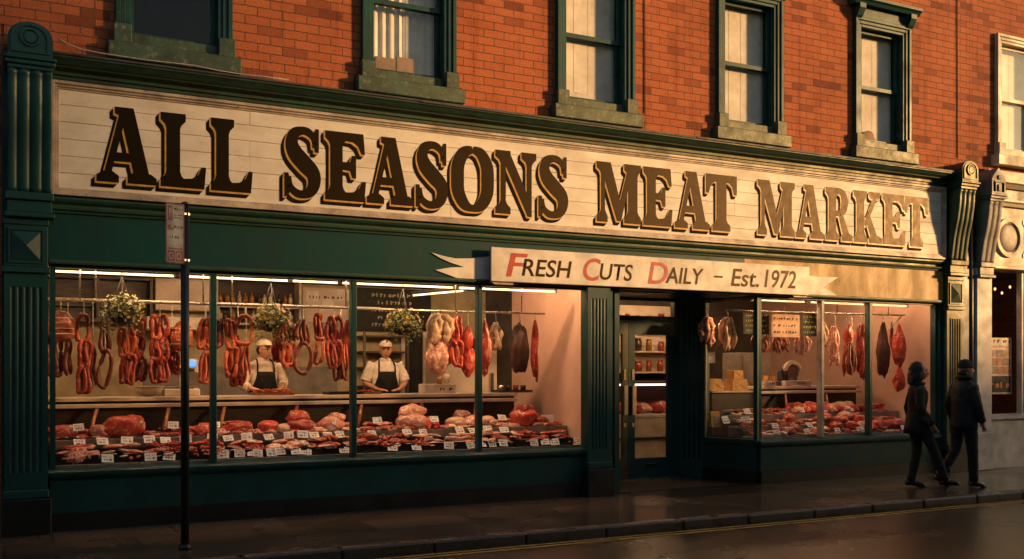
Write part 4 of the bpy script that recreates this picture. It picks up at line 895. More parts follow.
# slicer on the right counter
CR = 1.386
x, y = sx(790, 1.5), 1.5; o = empty('meat_slicer', (x, y, CR), 'rounded cream meat slicer on the counter below the peach board', 'slicer')
MB().box(x-.20, x+.20, y-.14, y+.16, CR, CR+.08, .012).build('base', DSTEEL, o); mb = MB(); n = 20; mb.prism([(x+.02+.15*cos(2*pi*k/n), CR+.24+.15*sin(2*pi*k/n)) for k in range(n)], y-.02, y+.0); mb.build('blade', STEEL, o)
mb = MB(); mb.prism([(x-.2, CR+.25)]+[(x+.0-.2*cos(pi*k/12), CR+.25+.17*sin(pi*k/12)) for k in range(13)]+[(x+.2, CR+.25), (x+.14, CR+.25)]+[(x+.0+.14*cos(pi*k/12), CR+.25+.11*sin(pi*k/12)) for k in range(13)]+[(x-.14, CR+.25)], y-.09, y-.03); mb.build('guard', CAPM, o); MB().box(x-.16, x+.18, y+.01, y+.15, CR+.081, CR+.26, .02).build('motor', DSTEEL, o); MB().cyl((x-.18, y-.06, CR+.081), (x-.24, y-.06, CR+.30), .02, 8).build('handle', TRAYB, o)
for px, w, h, lab in ((797, .28, .09, 'long white carton in front of the cream meat slicer'), (769, .12, .08, 'low pale carton left of the meat slicer')):
    x, y = sx(px, 1.35), 1.36; o = empty('carton', (x, y, CR), lab, 'box'); MB().box(x-w, x+w, y-.05, y+.05, CR, CR+h, .004).build('body', WBOX, o); mb = MB(); scribble(mb, x-w*.1, x+w*.7, CR+.025, .04, y-.0505, rn); mb.build('lettering', INK, o)
x, y = sx(770, 1.4), 1.42; mb = MB(); mb.prism([(x-.09, CR+.081), (x+.09, CR+.081), (x+.07, CR+.16), (x-.07, CR+.17)], y-.05, y+.05) ; tag(mb.build('cheese_block', CHEESE), 'small cheese wedge on the pale carton left of the meat slicer', 'cheese', 'cheeses in the right window')
# cheese stand in the angled window
o = empty('cheese_shelf', (9.7, 1.0, 0), 'steel topped shelf carrying cheese in the angled window', 'shelf'); MB().box(9.22, 10.15, .95, 1.25, 1.30, 1.325, .003).build('top', CTOP, o); MB().box(9.26, 10.1, 1.0, 1.2, .9, 1.299).build('stand', DARKCUP, o)
def cheese(px, d, z, w, h, lab, slope=.0):
    x = sx(px, d); mb = MB(); mb.prism([(x-w, z), (x+w, z), (x+w*(1-slope), z+h), (x-w*(1-slope*.2), z+h)], d-.09, d+.09); bmesh.ops.bevel(mb.bm, geom=mb.bm.edges[:], offset=.006, segments=1, affect='EDGES'); tag(mb.build('cheese_block', CHEESE), lab, 'cheese', 'cheeses in the right window')
cheese(713, 1.08, 1.326, .15, .19, 'large yellow cheese block nearest the door', .35); cheese(737, 1.08, 1.326, .17, .18, 'wide yellow cheese with sloping sides under another block', .25); cheese(735, 1.09, 1.507, .10, .14, 'yellow cheese block stacked on top of the wide one', .1)
# boards hung in the right window
def hboard(px0, px1, py0, py1, d, name, label, m, inkm, rows, edge=None):
    a, c = at(px0, py1, d), at(px1, py0, d); o = empty(name, ((a[0]+c[0])/2, d, a[2]), label, 'sign'); MB().box(a[0], c[0], d-.006, d+.006, a[2], c[2], .002).build('board', m, o)
    mb = MB(); H = c[2]-a[2]
    for k in range(rows): scribble(mb, a[0]+.05, c[0]-.05-.04*(k % 2), c[2]-H*(k+.85)/(rows+.4), H/(rows+1)*.55, d-.0065, rn)
    mb.build('lettering', inkm, o); mb = MB()
    for x in (a[0]+.05, c[0]-.05): mb.cyl((x, d, c[2]), (x, d, 2.53), .003, 4)
    mb.build('string', DSTEEL, o); return o
hboard(771, 799.5, 315, 337, .50, 'price_board', 'peach price board hung between two chalkboards', PEACH, INK, 3)
hboard(801, 818, 314, 336, .52, 'chalkboard', 'narrow chalkboard hung right of the peach price board', CHALKB, CHALKG, 4)
hboard(743, 769, 313, 334, .58, 'chalkboard', 'wide chalkboard hung left of the peach price board', CHALKB, CHALKG, 4)
a = at(707, 363, .9); hb = hboard(703, 715, 352, 363, .92, 'price_board', 'small cream price notice below the pale hanging joints', WBOX, INK, 2)
# ------------------------------------------------------------------ hanging sausages and joints
def hook(parent, x, y, zr, zt, m=None):
    pts = [(x, y-.016, zr+.004), (x, y-.012, zr+.018), (x, y, zr+.022), (x, y+.014, zr+.014), (x, y+.012, zr-.02), (x, y, zr-.05), (x, y, zt+.02), (x, y-.012, zt-.012), (x, y-.002, zt-.02)]
    MB().tube(pts, .0045, 6).build('hook', STEEL, parent)
def loop(mb, c, w, h, r, links=8, ang=0, seed=0, yof=0):
    rn = random.Random(seed); n = 60; pts = []; rr = []; links = max(links, 3)
    w *= rn.uniform(.8, 1.2); lean = rn.uniform(-.14, .14); ph = rn.random(); r *= rn.uniform(.88, 1.1); sg = rn.uniform(.05, .3)
    for k in range(n):
        t = 2*pi*k/n; z = h*cos(t); x = math.copysign(abs(sin(t))**.8, sin(t))*w*(1-sg*cos(t)); x += lean*z
        u = (k/n*links+ph) % 1; e = min(u, 1-u); pts.append((c[0]+x*cos(ang)+.006*sin(3*t+seed*9), c[1]+yof+x*sin(ang)+.012*sin(2*t+seed*7), c[2]+z+.004*sin(5*t+seed*5)))
        rr.append(r*(.42+.58*min(1, e/.10)**.55)*(1+.08*sin(u*pi*3+seed*4)))
    mb.tube(pts+[pts[0]], rr+[rr[0]], 9)
SG = 'sausage strings hung on the rail'
def sausages(px, y0, y1, tiers, per, m, label, d=.60, hw=5.0, r=.0245, zr=2.405, seed=0, group=SG):
    X, _, zt = at(px, y0, d); zb = at(px, y1, d)[2]; o = empty('sausage_string', (X, d, zt), label, 'sausages', group)
    hook(o, X, d, zr, zt); th = (zt-zb)/tiers; rn = random.Random(seed+px); w = hw*.0118
    for t in range(tiers):
        mm = m[t % len(m)] if isinstance(m, list) else m
        k = per[t % len(per)] if isinstance(per, list) else per; mb = MB(); mm = mm if rn.random() < .6 else {'smoked': 'paprika', 'cured': 'paprika'}.get(mm, mm)
        for j in range(k):
            off = (j-(k-1)/2)*w*.62; loop(mb, (X+off+rn.uniform(-.012, .012), d+(j % 2)*.03, zt-th*(t+.5)+rn.uniform(-.01, .01)), w*(1.0 if k == 1 else .62), th*.54, r, rn.choice((3, 4, 5)), rn.uniform(-.5, .5), rn.random(), 0)
        mb.build('sausage_loop', MEAT[mm], o)
    return o
def bundle(px, y0, y1, n, m, label, d=.60, r=.02, zr=2.405, name='sausage_bundle', group=SG, spread=.035):   # straight salamis hung side by side
    X, _, zt = at(px, y0, d); zb = at(px, y1, d)[2]; o = empty(name, (X, d, zt), label, 'sausages', group); hook(o, X, d, zr, zt); rn = random.Random(px); 
    for j in range(n):
        L_ = (zt-zb)*rn.uniform(.8, 1); x = X+(j-(n-1)/2)*spread; q = 10
        pts = [(x+.012*sin(i*.7+j)+(X-x)*max(0, 1-i/2.5)*.8, d+.015*(j % 2)+.01*sin(i*.5+j*2), zt-L_*i/q) for i in range(q+1)]
        rr = [r*(.35 if i in (0, q) else (.75 if i in (1, q-1) else (.8 if (i == 5 and j % 2) else 1)))*rn.uniform(.92, 1.06) for i in range(q+1)]
        MB().tube(pts, rr, 9).build('sausage', MEAT[m], o)
    return o
def joint(px, y0, y1, w, m, label, d=.60, zr=2.405, name='hanging_ham', taper=.5, seed=1, amp=.16, cat='ham', dep=.6, group='joints hung on the rail', pair=None):
    X, _, zt = at(px, y0, d); zb = at(px, y1, d)[2]; o = empty(name, (X, d, zt), label, cat, group); hook(o, X, d, zr, zt)
    h = (zt-zb)/2
    def fn(p): k = 1-taper*max(0, p.z)**1.3; return Vector((p.x*k, p.y*k, p.z))
    mb = MB(); mb.blob((X, d, (zt+zb)/2), (w, w*dep, h), 4, amp, 3.5, seed, fn=fn); 
    mb.build('meat', MEAT[m], o)
    if pair:
        mb = MB()
        for q in range(pair): z = zt-(zt-zb)*(.25+.5*q/max(1, pair-1)); mb.tube([(X+w*.93*cos(2*pi*k/20)*(1-taper*max(0, (z-(zt+zb)/2)/h)**1.3), d+w*dep*1.0*sin(2*pi*k/20), z) for k in range(21)], .004, 5)
        mb.build('twine', MEAT['pale'], o)
    return o
def strips(px, y0, y1, w, n, m, label, d=.60, zr=2.405, name='hanging_meat', cat='meat', group='joints hung on the rail', r=.035):
    X, _, zt = at(px, y0, d); zb = at(px, y1, d)[2]; o = empty(name, (X, d, zt), label, cat, group); hook(o, X, d, zr, zt); rn = random.Random(px*3)
    mb = MB()
    for j in range(n):
        x = X+(j-(n-1)/2)/max(1, n-1)*2*w; L_ = (zt-zb)*rn.uniform(.72, 1); q = 9
        pts = [(X+(x-X)*min(1, .25+i/4)+.015*sin(i+j*2), d+.03*cos(j*2.1)+.01*sin(i), zt-L_*i/q) for i in range(q+1)]
        rr = [r*(.4 if i == 0 else (.3 if i == q else 1))*rn.uniform(.65, 1.25) for i in range(q+1)]; mb.tube(pts, rr, 9)
    mb.build('meat', MEAT[m], o); return o
# left window, from the left pilaster
joint(61, 310, 342, .155, 'ham', 'large orange netted ham, leftmost piece hanging in the left window', seed=3, pair=4, taper=.3)
sausages(54, 339, 374, 1, 3, 'cured', 'brown sausage rings hanging below the large orange ham', d=.68, seed=1)
bundle(68, 338, 378, 2, 'cured', 'dark dried sausages hanging just right of the large orange ham', d=.64, r=.03)
sausages(84, 316, 391, 3, [1, 2, 2], ['smoked', 'smoked', 'smoked'], 'long three tier string of orange sausage rings left of the first flower basket', seed=2)
bundle(93, 346, 389, 2, 'cured', 'brown dried sausages hanging behind the long three tier orange string', d=.70)
bundle(105, 321, 355, 3, 'cured', 'dark brown salamis half hidden by the first flower basket', d=.66, r=.026)
sausages(105, 352, 386, 1, 1, 'cured', 'single brown sausage ring hanging below the first flower basket', d=.64, seed=4, hw=4.5)
sausages(127, 330, 382, 2, [3, 3], 'smoked', 'double tier of orange sausage rings under the first flower basket', d=.66, seed=5)
sausages(140, 316, 379, 3, [2, 2, 2], ['smoked', 'smoked', 'cured'], 'orange sausage string peeping out right of the first flower basket', d=.70, seed=6)
sausages(160, 317, 381, 3, [3, 3, 3], 'smoked', 'thick three tier string of orange sausages left of the signpost', seed=7, hw=6)
joint(182, 321, 352, .13, 'smoked', 'big orange round sausage bundle crossed by the signpost', seed=5, taper=.25, pair=5)
sausages(206, 320, 347, 1, 3, 'smoked', 'orange sausage rings just left of the first mullion', seed=8, hw=6)
sausages(205, 353, 381, 1, 2, 'smoked', 'lower orange sausage ring beside the first mullion', d=.66, seed=9)
sausages(219, 322, 346, 1, 2, 'cured', 'short brown sausage rings just right of the first mullion', seed=10, hw=4)
sausages(231, 322, 375, 2, [2, 3], 'smoked', 'two tier orange sausages hanging left of the bespectacled butcher', seed=11)
sausages(245, 317, 343, 1, 1, 'smoked', 'single wide orange ring hanging above the bespectacled butcher', seed=12, hw=7.0)
bundle(246, 344, 376, 3, 'smoked', 'orange dried sausages below the single wide ring', d=.66, r=.018)
sausages(289, 322, 365, 2, [2, 3], 'smoked', 'orange sausage strings half hidden by the second flower basket', d=.66, seed=13)
bundle(303, 319, 345, 4, 'cured', 'row of dark brown salamis over a large brown loop', r=.026, spread=.045)
sausages(303, 344, 372, 1, 1, 'cured', 'large hanging brown loop right of the second flower basket', seed=14, hw=7.0, r=.027, d=.62)
sausages(319, 316, 362, 2, [2, 1], 'smoked', 'narrow orange sausage string right of the large brown loop', seed=15, hw=4.5)
sausages(334, 318, 366, 2, [3, 3], 'smoked', 'full two tier orange sausage string near the second mullion', seed=16, hw=6.5)
bundle(347, 320, 375, 3, 'smoked', 'orange dried sausages just left of the second mullion', r=.022)
for k, (px, y0, y1, mm, lab) in enumerate(((172, 330, 372, 'cured', 'brown sausage rings deep behind the signpost'), (238, 336, 384, 'paprika', 'dark red sausage rings hanging deep beside the bespectacled butcher'), (279, 330, 360, 'paprika', 'dark red sausage rings deep behind the second flower basket'), (341, 334, 378, 'cured', 'brown sausage rings deep left of the second mullion'))):
    sausages(px, y0, y1, 2, [2, 3], mm, lab, d=.86, seed=40+k, group='sausage strings on the deeper rail', zr=2.43)
rail('hanging_rail', [(0, .86, 2.435), (3.9, .86, 2.435)], [.5, 2.0, 3.4], 'shorter second rail behind the sausages of the left window')
# third and fourth panes
strips(440, 314, 346, .13, 6, 'pale', 'large pale side of poultry left of the fourth pane reds', name='hanging_meat', r=.055)
joint(438, 336, 373, .17, 'pork', 'pink pork joint hanging under the large pale side', d=.66, seed=8, taper=.1, amp=.3, cat='meat')
sausages(457, 319, 365, 2, [2, 3], ['red', 'red'], 'bright red sausage loops beside the pale hanging side', seed=17, hw=5)
joint(468, 325, 350, .075, 'red', 'narrow bright red joint between the red loops and third mullion', seed=9, taper=.4, amp=.2, cat='meat')
joint(468, 346, 376, .10, 'red', 'pointed red joint hanging lowest beside the third mullion', d=.64, seed=10, taper=.3, amp=.3, cat='meat')
joint(485, 320, 373, .09, 'beef', 'long dark red joint just behind the third mullion', seed=12, taper=.3, amp=.25, cat='meat')
strips(496, 322, 358, .05, 3, 'pale', 'narrow white strips of tripe right of the third mullion', r=.032)
joint(520, 322, 374, .145, 'dry', 'broad blackish cured ham against the pink end wall', seed=14, taper=.35, amp=.22)
bundle(535, 320, 389, 2, 'red', 'long red salami hanging beside the blackish ham', r=.032, spread=.05)
# right window
RZ = 2.545; RG = 'joints hung in the right window'
strips(708, 317, 352, .10, 4, 'pork', 'pale pink side hanging nearest the door in the angled window', d=.75, zr=RZ, group=RG, r=.045)
strips(728, 317, 353, .10, 5, 'pale', 'pale side hanging beside the wide chalkboard in the angled window', d=.75, zr=RZ, group=RG, r=.04)
for k, (px, y0, y1) in enumerate(((757, 334, 352), (766, 335, 356), (778, 335, 354), (786, 336, 353), (803, 334, 358))):
    strips(px, y0, y1, .06 if k != 4 else .12, 4 if k != 4 else 6, 'ham' if k < 4 else 'pork', ['orange meat strips hanging behind the front corner post of the right window', 'orange meat strips hanging lowest left of the peach board', 'orange meat strips hanging directly under the peach board', 'small orange meat strips under the right edge of peach board', 'wide bunch of pink meat strips under the narrow chalkboard'][k], d=.66, zr=RZ, group=RG, r=.025)
strips(823, 322, 352, .05, 3, 'pale', 'pale strips hanging right behind the cream mullion', d=.66, zr=RZ, group=RG, r=.035)
strips(835, 326, 368, .07, 4, 'pork', 'pink side hanging right of the cream mullion', zr=RZ, group=RG, r=.04)
joint(849, 326, 345, .11, 'red', 'lumpy red joint above the dark sausage ring', zr=RZ, group=RG, seed=20, amp=.3, taper=.3, cat='meat', d=.68)
sausages(852, 344, 372, 1, 2, 'cured', 'dark sausage ring hanging in the middle pane of the right window', zr=RZ, seed=21, hw=8, r=.03, group=RG)
strips(847, 345, 378, .04, 3, 'beef', 'dark red strips hanging left of the dark sausage ring', zr=RZ, group=RG, d=.7, r=.03)
strips(862, 324, 384, .06, 4, 'beef', 'long dark red side just left of the green mullion', zr=RZ, group=RG, r=.045, d=.66)
joint(883, 324, 376, .14, 'dry', 'long blackish ham right of the green mullion', zr=RZ, group=RG, seed=22, amp=.25, taper=.55)
bundle(892, 322, 356, 2, 'beef', 'thin dark salamis between the blackish ham and last red joint', zr=RZ, group=RG, d=.68)
joint(899, 327, 367, .14, 'red', 'plump red joint hanging on the pink wall of the right window', zr=RZ, group=RG, seed=23, amp=.3, taper=.3, cat='meat', pair=3)
joint(899, 367, 392, .12, 'red', 'lower red joint hanging above the head of the walking woman', zr=RZ, group=RG, seed=24, amp=.3, taper=.5, cat='meat')

# ------------------------------------------------------------------ hanging flower baskets
def basket(px, py, d, r, label, seed, cols):
    r *= 1.12
    X, y, z = at(px, py, d); o = empty('hanging_basket', (X, y, z), label, 'flower basket', 'flower baskets in the left window'); rn = random.Random(seed)
    mb = MB(); mb.loft([(X, y, z-r*.62, r*.25, r*.25), (X, y, z-r*.5, r*.48, r*.48), (X, y, z-r*.1, r*.62, r*.62), (X, y, z-r*.02, r*.64, r*.64)], 18); mb.build('pot', POTM, o)
    mb = MB()
    for k in range(1100):
        th = rn.uniform(0, 2*pi); u = rn.random(); 
        if u < .62:
            ph = math.acos(rn.uniform(-.35, 1)); rad = r*(.55+.45*rn.random())*(1+.16*sin(3*th+seed)+.1*sin(7*th)); p = Vector((X+rad*sin(ph)*cos(th)*1.02, y+rad*sin(ph)*sin(th)*.9, z+rad*cos(ph)*.88+.0))
        else:
            rad = r*rn.uniform(.55, 1.12); p = Vector((X+rad*cos(th), y+rad*sin(th)*.9, z-r*rn.uniform(.0, 1.25)*(.6+.4*sin(5*th+seed))))
        s = rn.uniform(.012, .026); a = Vector((rn.uniform(-1, 1), rn.uniform(-1, 1), rn.uniform(-.6, .8))).normalized(); b2 = a.cross(Vector((rn.uniform(-1, 1), rn.uniform(-1, 1), 1))).normalized()
        mb.face([p-a*s, p+b2*s*.5, p+a*s*1.1, p-b2*s*.5])
    mb.build('foliage', LEAF, o)
    for k in range(24):
        th = rn.uniform(pi*1.0, 2*pi) if rn.random() < .8 else rn.uniform(0, pi); ph = math.acos(rn.uniform(-.45, .98)); rad = r*rn.uniform(.9, 1.1); c = Vector((X+rad*sin(ph)*cos(th), y+rad*sin(ph)*sin(th)*.95, z+rad*cos(ph)*.9)); n = (c-Vector((X, y, z))).normalized(); t1 = n.orthogonal().normalized(); t2 = n.cross(t1); s = rn.uniform(.014, .024); mb = MB()
        for q in range(5):
            a = 2*pi*q/5; e = t1*cos(a)+t2*sin(a); f = t1*cos(a+.9)+t2*sin(a+.9); g = t1*cos(a+.45)+t2*sin(a+.45); mb.face([c, c+e*s+n*.004, c+g*s*1.35+n*.006, c+f*s+n*.004])
        mb.build('flower', FLW[rn.choice(cols)], o)
    mb = MB(); zt = 2.655 if d < .5 else 2.95; hk = Vector((X, y, min(zt, z+r*2.2)))
    for k in range(3): a = 2*pi*k/3+.5; mb.cyl((X+r*.6*cos(a), y+r*.6*sin(a), z), hk, .004, 5)
    mb.cyl(hk, (X, y, 2.999), .005, 5); mb.build('chain', DSTEEL, o)
basket(122, 311, .27, .195, 'flower basket with a white bloom on top hanging in the leftmost pane', 1, [0, 0, 2, 2])
basket(271, 320, .27, .195, 'flower basket with pink and yellow blooms above the bespectacled butcher', 2, [1, 1, 2, 0])
basket(403, 324, .27, .20, 'yellow flowered basket hanging right of the second mullion', 3, [2, 2, 3, 0])

# ------------------------------------------------------------------ trays, cuts of meat and price cards
def fatty(mb, fn):
    for f in mb.bm.faces:
        if fn(f.calc_center_median()): f.material_index = 1
def bm_joint(seed, fat): 
    mb = MB(); mb.blob((0, 0, .075), (.15, .10, .078), 3, .28, 3, seed); fatty(mb, lambda c: abs(c.x*.7+c.y-.02+.05*noise.noise(c*9)) < .007 and c.z > .05); return mb
def b_steak(seed):
    mb = MB(); mb.blob((0, 0, .02), (.105, .07, .022), 3, .45, 2.5, seed); fatty(mb, lambda c: (c.x/.105)**2+(c.y/.07)**2 > .80 and c.y > -.03+.02*noise.noise(c*20)); return mb
def b_chicken(seed):
    mb = MB(); mb.blob((0, 0, .07), (.13, .09, .072), 3, .12, 2, seed)
    for s in (-1, 1): mb.blob((.10, s*.055, .055), (.075, .035, .04), 2, .1, 2, seed+1); mb.blob((.17, s*.04, .07), (.03, .016, .018), 2, .1, 2, seed+2); mb.blob((-.03, s*.09, .06), (.06, .022, .03), 2, .1, 2, seed+3)
    return mb
def b_links(seed):
    mb = MB(); rn = random.Random(seed)
    for k in range(7):
        x = -.10+.033*k; y = rn.uniform(-.01, .01); z = .018+(.024 if k in (2, 4) else 0); mb.tube([(x+rn.uniform(-.01, .01), y-.075+.15*i/6, z+.006*sin(i*.5)) for i in range(7)], [.008, .0165, .018, .018, .018, .0165, .008], 8)
    return mb
def b_mince(seed):
    mb = MB(); mb.blob((0, 0, .02), (.135, .11, .07), 4, .30, 9, seed); return mb
def b_slab(seed):
    mb = MB(); mb.box(-.13, .13, -.075, .075, 0, .055, .012); bmesh.ops.subdivide_edges(mb.bm, edges=mb.bm.edges[:], cuts=3, use_grid_fill=True)
    for v in mb.bm.verts: v.co += Vector((1, 1, .7))*.018*noise.noise(v.co*9+Vector((seed*3, 0, 0)))
    for f in mb.bm.faces: f.smooth = True
    return mb
def b_dice(seed):
    mb = MB(); rn = random.Random(seed)
    for k in range(24):
        a = rn.uniform(0, 2*pi); r = rn.random()**.5; c = (r*.13*cos(a), r*.09*sin(a), .015+.06*(1-r)*rn.random()); s = rn.uniform(.014, .024); mb.blob(c, (s*1.2, s, s*.9), 1, .35, 4, k)
    return mb
def b_ribs(seed):
    mb = MB(); n = 7
    for k in range(n): x = -.12+.04*k; mb.tube([(x, -.08+.16*i/6, .025+.028*sin(pi*i/6)) for i in range(7)], [.016, .021, .022, .023, .022, .021, .016], 8)
    mb.blob((0, 0, .03), (.14, .075, .03), 2, .15, 3, seed); return mb
KIND = {  # name: (builder, [(material, adjective)], category, half width)
 'beef_joint': (lambda s: bm_joint(s, 1), [('red', 'bright red'), ('beef', 'dark red')], .15),
 'pork_joint': (lambda s: bm_joint(s+9, 1), [('pork', 'pink'), ('belly', 'streaky pink')], .15),
 'steak': (b_steak, [('red', 'bright red'), ('beef', 'dark red')], .10),
 'pork_chop': (lambda s: b_steak(s+5), [('pork', 'pink'), ('belly', 'streaky')], .10),
 'whole_chicken': (b_chicken, [('pale', 'pale')], .16),
 'sausage_links': (b_links, [('saus', 'pink'), ('smoked', 'orange')], .13),
 'mince_heap': (b_mince, [('mince', 'pink red')], .13),
 'pork_belly': (b_slab, [('belly', 'streaky'), ('pork', 'pink')], .13),
 'diced_meat': (b_dice, [('red', 'bright red'), ('mince', 'pink')], .13),
 'rib_rack': (b_ribs, [('belly', 'streaky'), ('ham', 'browned')], .14),
 'liver': (lambda s: b_steak(s+20), [('liver', 'glossy dark')], .10),
}
PROTO = {}
def mesh_of(kind, mi, var):
    key = (kind, mi, var)
    if key not in PROTO:
        mb = KIND[kind][0](var*7+mi*3+1); me = bpy.data.meshes.new(kind); bmesh.ops.recalc_face_normals(mb.bm, faces=mb.bm.faces[:]); mb.bm.to_mesh(me); mb.bm.free(); me.materials.append(MEAT[KIND[kind][1][mi][0]]); me.materials.append(MEAT['fat']); PROTO[key] = me
    return PROTO[key]
CUTS = []
def cut(kind, mi, x, y, z, sc, rz, tilt, shelf_):
    o = bpy.data.objects.new(kind, mesh_of(kind, mi, RC.randrange(3))); COL.objects.link(o); o.location = (x, y, z); sc *= 1.12; o.scale = (sc*RC.uniform(.92, 1.08), sc*RC.uniform(.92, 1.08), sc*RC.uniform(.92, 1.1)); o.rotation_euler = (tilt[0], tilt[1], rz)
    CUTS.append([o, kind, KIND[kind][1][mi][1], x, shelf_]); return o
RC = random.Random(21)
MIXA = [('steak', 0), ('steak', 1), ('pork_chop', 0), ('pork_chop', 1), ('beef_joint', 0), ('sausage_links', 0), ('mince_heap', 0), ('diced_meat', 0), ('liver', 0), ('rib_rack', 0), ('pork_belly', 0), ('pork_joint', 0), ('whole_chicken', 0), ('beef_joint', 1), ('diced_meat', 1), ('sausage_links', 1)]
def weighted(ks): return RC.choices(MIXA, [ks.get(k, ks.get((k, m), .0)) for k, m in MIXA])[0]
TRAYS = []
def tray(x, y, z, w, h, shelf_):
    o = empty('meat_tray', (x, y, z), None, 'tray', 'black meat trays'); MB().box(x-w, x+w, y-h, y+h, z+.002, z+.010, .002).build('base', TRAYB, o); mb = MB(); t = .006
    mb.box(x-w-t, x+w+t, y-h-t, y-h-.0005, z+.002, z+.095); mb.box(x-w-t, x+w+t, y+h+.0005, y+h+t, z+.002, z+.095); mb.box(x-w-t, x-w-.0005, y-h, y+h, z+.002, z+.095); mb.box(x+w+.0005, x+w+t, y-h, y+h, z+.002, z+.095)
    mb.build('rim', TRAYB, o); TRAYS.append((o, x, shelf_))
    return z+.055
# front shelf of the left window: heaped trays
zone1 = [(0, .45, {'pork_chop': 2, 'steak': 1, 'mince_heap': 2}), (.45, 1.1, {'pork_chop': 3, 'rib_rack': 1, 'diced_meat': 1}), (1.1, 2.3, {'steak': 2, 'diced_meat': 2, 'pork_chop': 1, 'mince_heap': 1}), (2.3, 3.2, {'pork_chop': 3, 'rib_rack': 1, 'sausage_links': 1, 'steak': 1, 'pork_joint': .4}), (3.2, 4.3, {'pork_chop': 2, 'sausage_links': 2, 'steak': 1, 'diced_meat': 1}), (4.3, 5.3, {'sausage_links': 2, 'pork_belly': 2, 'pork_chop': 2}), (5.3, 6.4, {'steak': 2, 'liver': 1, 'diced_meat': 1, 'sausage_links': 1})]
def zone(zs, x):
    for a, b_, k in zs:
        if a <= x < b_: return k
    return zs[-1][2]
x = .26
while x < 6.3:
    w = .205; z = tray(x, .385, TL[0][2], w, .165, 'front')
    for (dx, dy, dz, s) in ((-.13, -.10, .0, .76), (.01, -.105, .006, .74), (.14, -.09, .0, .76), (-.12, .01, .035, .82), (.03, .0, .045, .8), (.14, .02, .035, .82), (-.06, .10, .085, .9), (.10, .10, .09, .9)):
        k, m = weighted(zone(zone1, x)); cut(k, m, x+dx+RC.uniform(-.025, .025), .385+dy+RC.uniform(-.015, .015), z+dz, s*RC.uniform(.85, 1.08), RC.uniform(-.5, .5)+RC.choice((0, 1.57, 3.14)), (RC.uniform(-.22, .22), RC.uniform(-.22, .22)), 'front')
    x += .45
# back shelf of the left window: the large pieces the photograph shows, then fillers
def big(px, k, m, s, d=.80, dz=0, rz=0): cut(k, m, sx(px, d), d, TL[1][2]+.003+dz, s, rz, (0, 0), 'back')
for px, k, m, s, rz in ((62, 'beef_joint', 1, .95, .2), (83, 'steak', 1, 1.1, 1), (100, 'pork_joint', 0, .80, 0), (124, 'beef_joint', 0, 1.45, .1), (151, 'liver', 0, 1.3, 0), (170, 'steak', 1, 1.1, .4), (191, 'diced_meat', 0, 1.1, 0), (206, 'beef_joint', 0, .85, .6),
                        (226, 'rib_rack', 0, 1.0, .2), (239, 'beef_joint', 0, 1.0, .2), (256, 'steak', 0, 1.25, .4), (268, 'beef_joint', 0, .95, .8), (284, 'whole_chicken', 0, .75, .5), (301, 'beef_joint', 1, 1.1, 0), (315, 'pork_belly', 0, 1.0, .1), (331, 'pork_joint', 0, 1.05, .3), (348, 'pork_chop', 0, 1.0, 0),
                        (368, 'steak', 1, 1.2, .2), (385, 'steak', 0, 1.2, .5), (397, 'diced_meat', 0, 1.1, 0), (412, 'pork_joint', 0, 1.25, .1), (430, 'beef_joint', 0, .85, .3), (443, 'steak', 0, 1.1, .4), (456, 'whole_chicken', 0, 1.05, .2), (472, 'pork_joint', 0, .85, .4), (487, 'whole_chicken', 0, .95, .7), (500, 'pork_chop', 0, 1.2, 0), (513, 'pork_belly', 1, .9, .3), (524, 'beef_joint', 0, 1.3, .1), (541, 'beef_joint', 1, .85, .2), (553, 'sausage_links', 1, .9, .1)):
    big(px, k, m, s, rz=rz)
for px, k, m, s in ((298, 'beef_joint', 0, .95), (412, 'pork_joint', 0, 1.1), (524, 'beef_joint', 1, 1.0), (336, 'pork_joint', 0, .7), (233, 'steak', 0, 1.1), (462, 'pork_joint', 0, .75), (128, 'steak', 0, 1.3)): big(px, k, m, s, d=.84, dz=.115, rz=.2)
for px in range(58, 560, 13): k, m = weighted({'steak': 2, 'liver': .5, 'pork_chop': 2, 'diced_meat': 1, 'sausage_links': .7, 'rib_rack': .7, 'pork_belly': .5}); yy = RC.choice((.70, .76, .97, 1.02)); cut(k, m, sx(px+RC.uniform(-5, 5), yy), yy, TL[1][2]+.003+(.05 if yy > .9 else 0), RC.uniform(.9, 1.1), RC.uniform(-1, 1), (0, 0), 'back')
# right window: three stepped tiers
zone2 = [(9, 10.0, {'pork_chop': 2, 'rib_rack': 2, 'pork_belly': 1, 'sausage_links': 1}), (10.0, 11.2, {'steak': 2, 'beef_joint': .4, 'diced_meat': 1, 'rib_rack': 1, 'sausage_links': 1, 'pork_chop': 1}), (11.2, 12.2, {'pork_joint': 1, 'beef_joint': 1, 'steak': 1, 'diced_meat': 1, 'pork_chop': 1}), (12.2, 13.1, {'steak': 2, 'diced_meat': 1, 'liver': .5, 'beef_joint': .7})]
for ti, (shelf_, yy, dz0) in enumerate((('front', .30, .002), ('middle', .63, .002), ('top', .98, .002))):
    x = 9.55+.05*ti
    while x < 12.95:
        for (dx, dy, dz, s) in ((-.11, -.09, .005, .72), (.06, -.09, .005, .72), (-.07, .05, .045, .8), (.10, .06, .04, .8)):
            k, m = weighted(zone(zone2, x)) if not (ti == 2 and 11.0 < x < 12.3) else RC.choice((('pork_joint', 0), ('whole_chicken', 0), ('beef_joint', 0)))
            cut(k, m, x+dx+RC.uniform(-.03, .03), yy+dy, TR[ti][2]+dz+dz0, s*RC.uniform(.85, 1.08), RC.uniform(-.5, .5)+RC.choice((0, 1.57, 3.14)), (RC.uniform(-.2, .2), RC.uniform(-.2, .2)), shelf_)
        x += .34
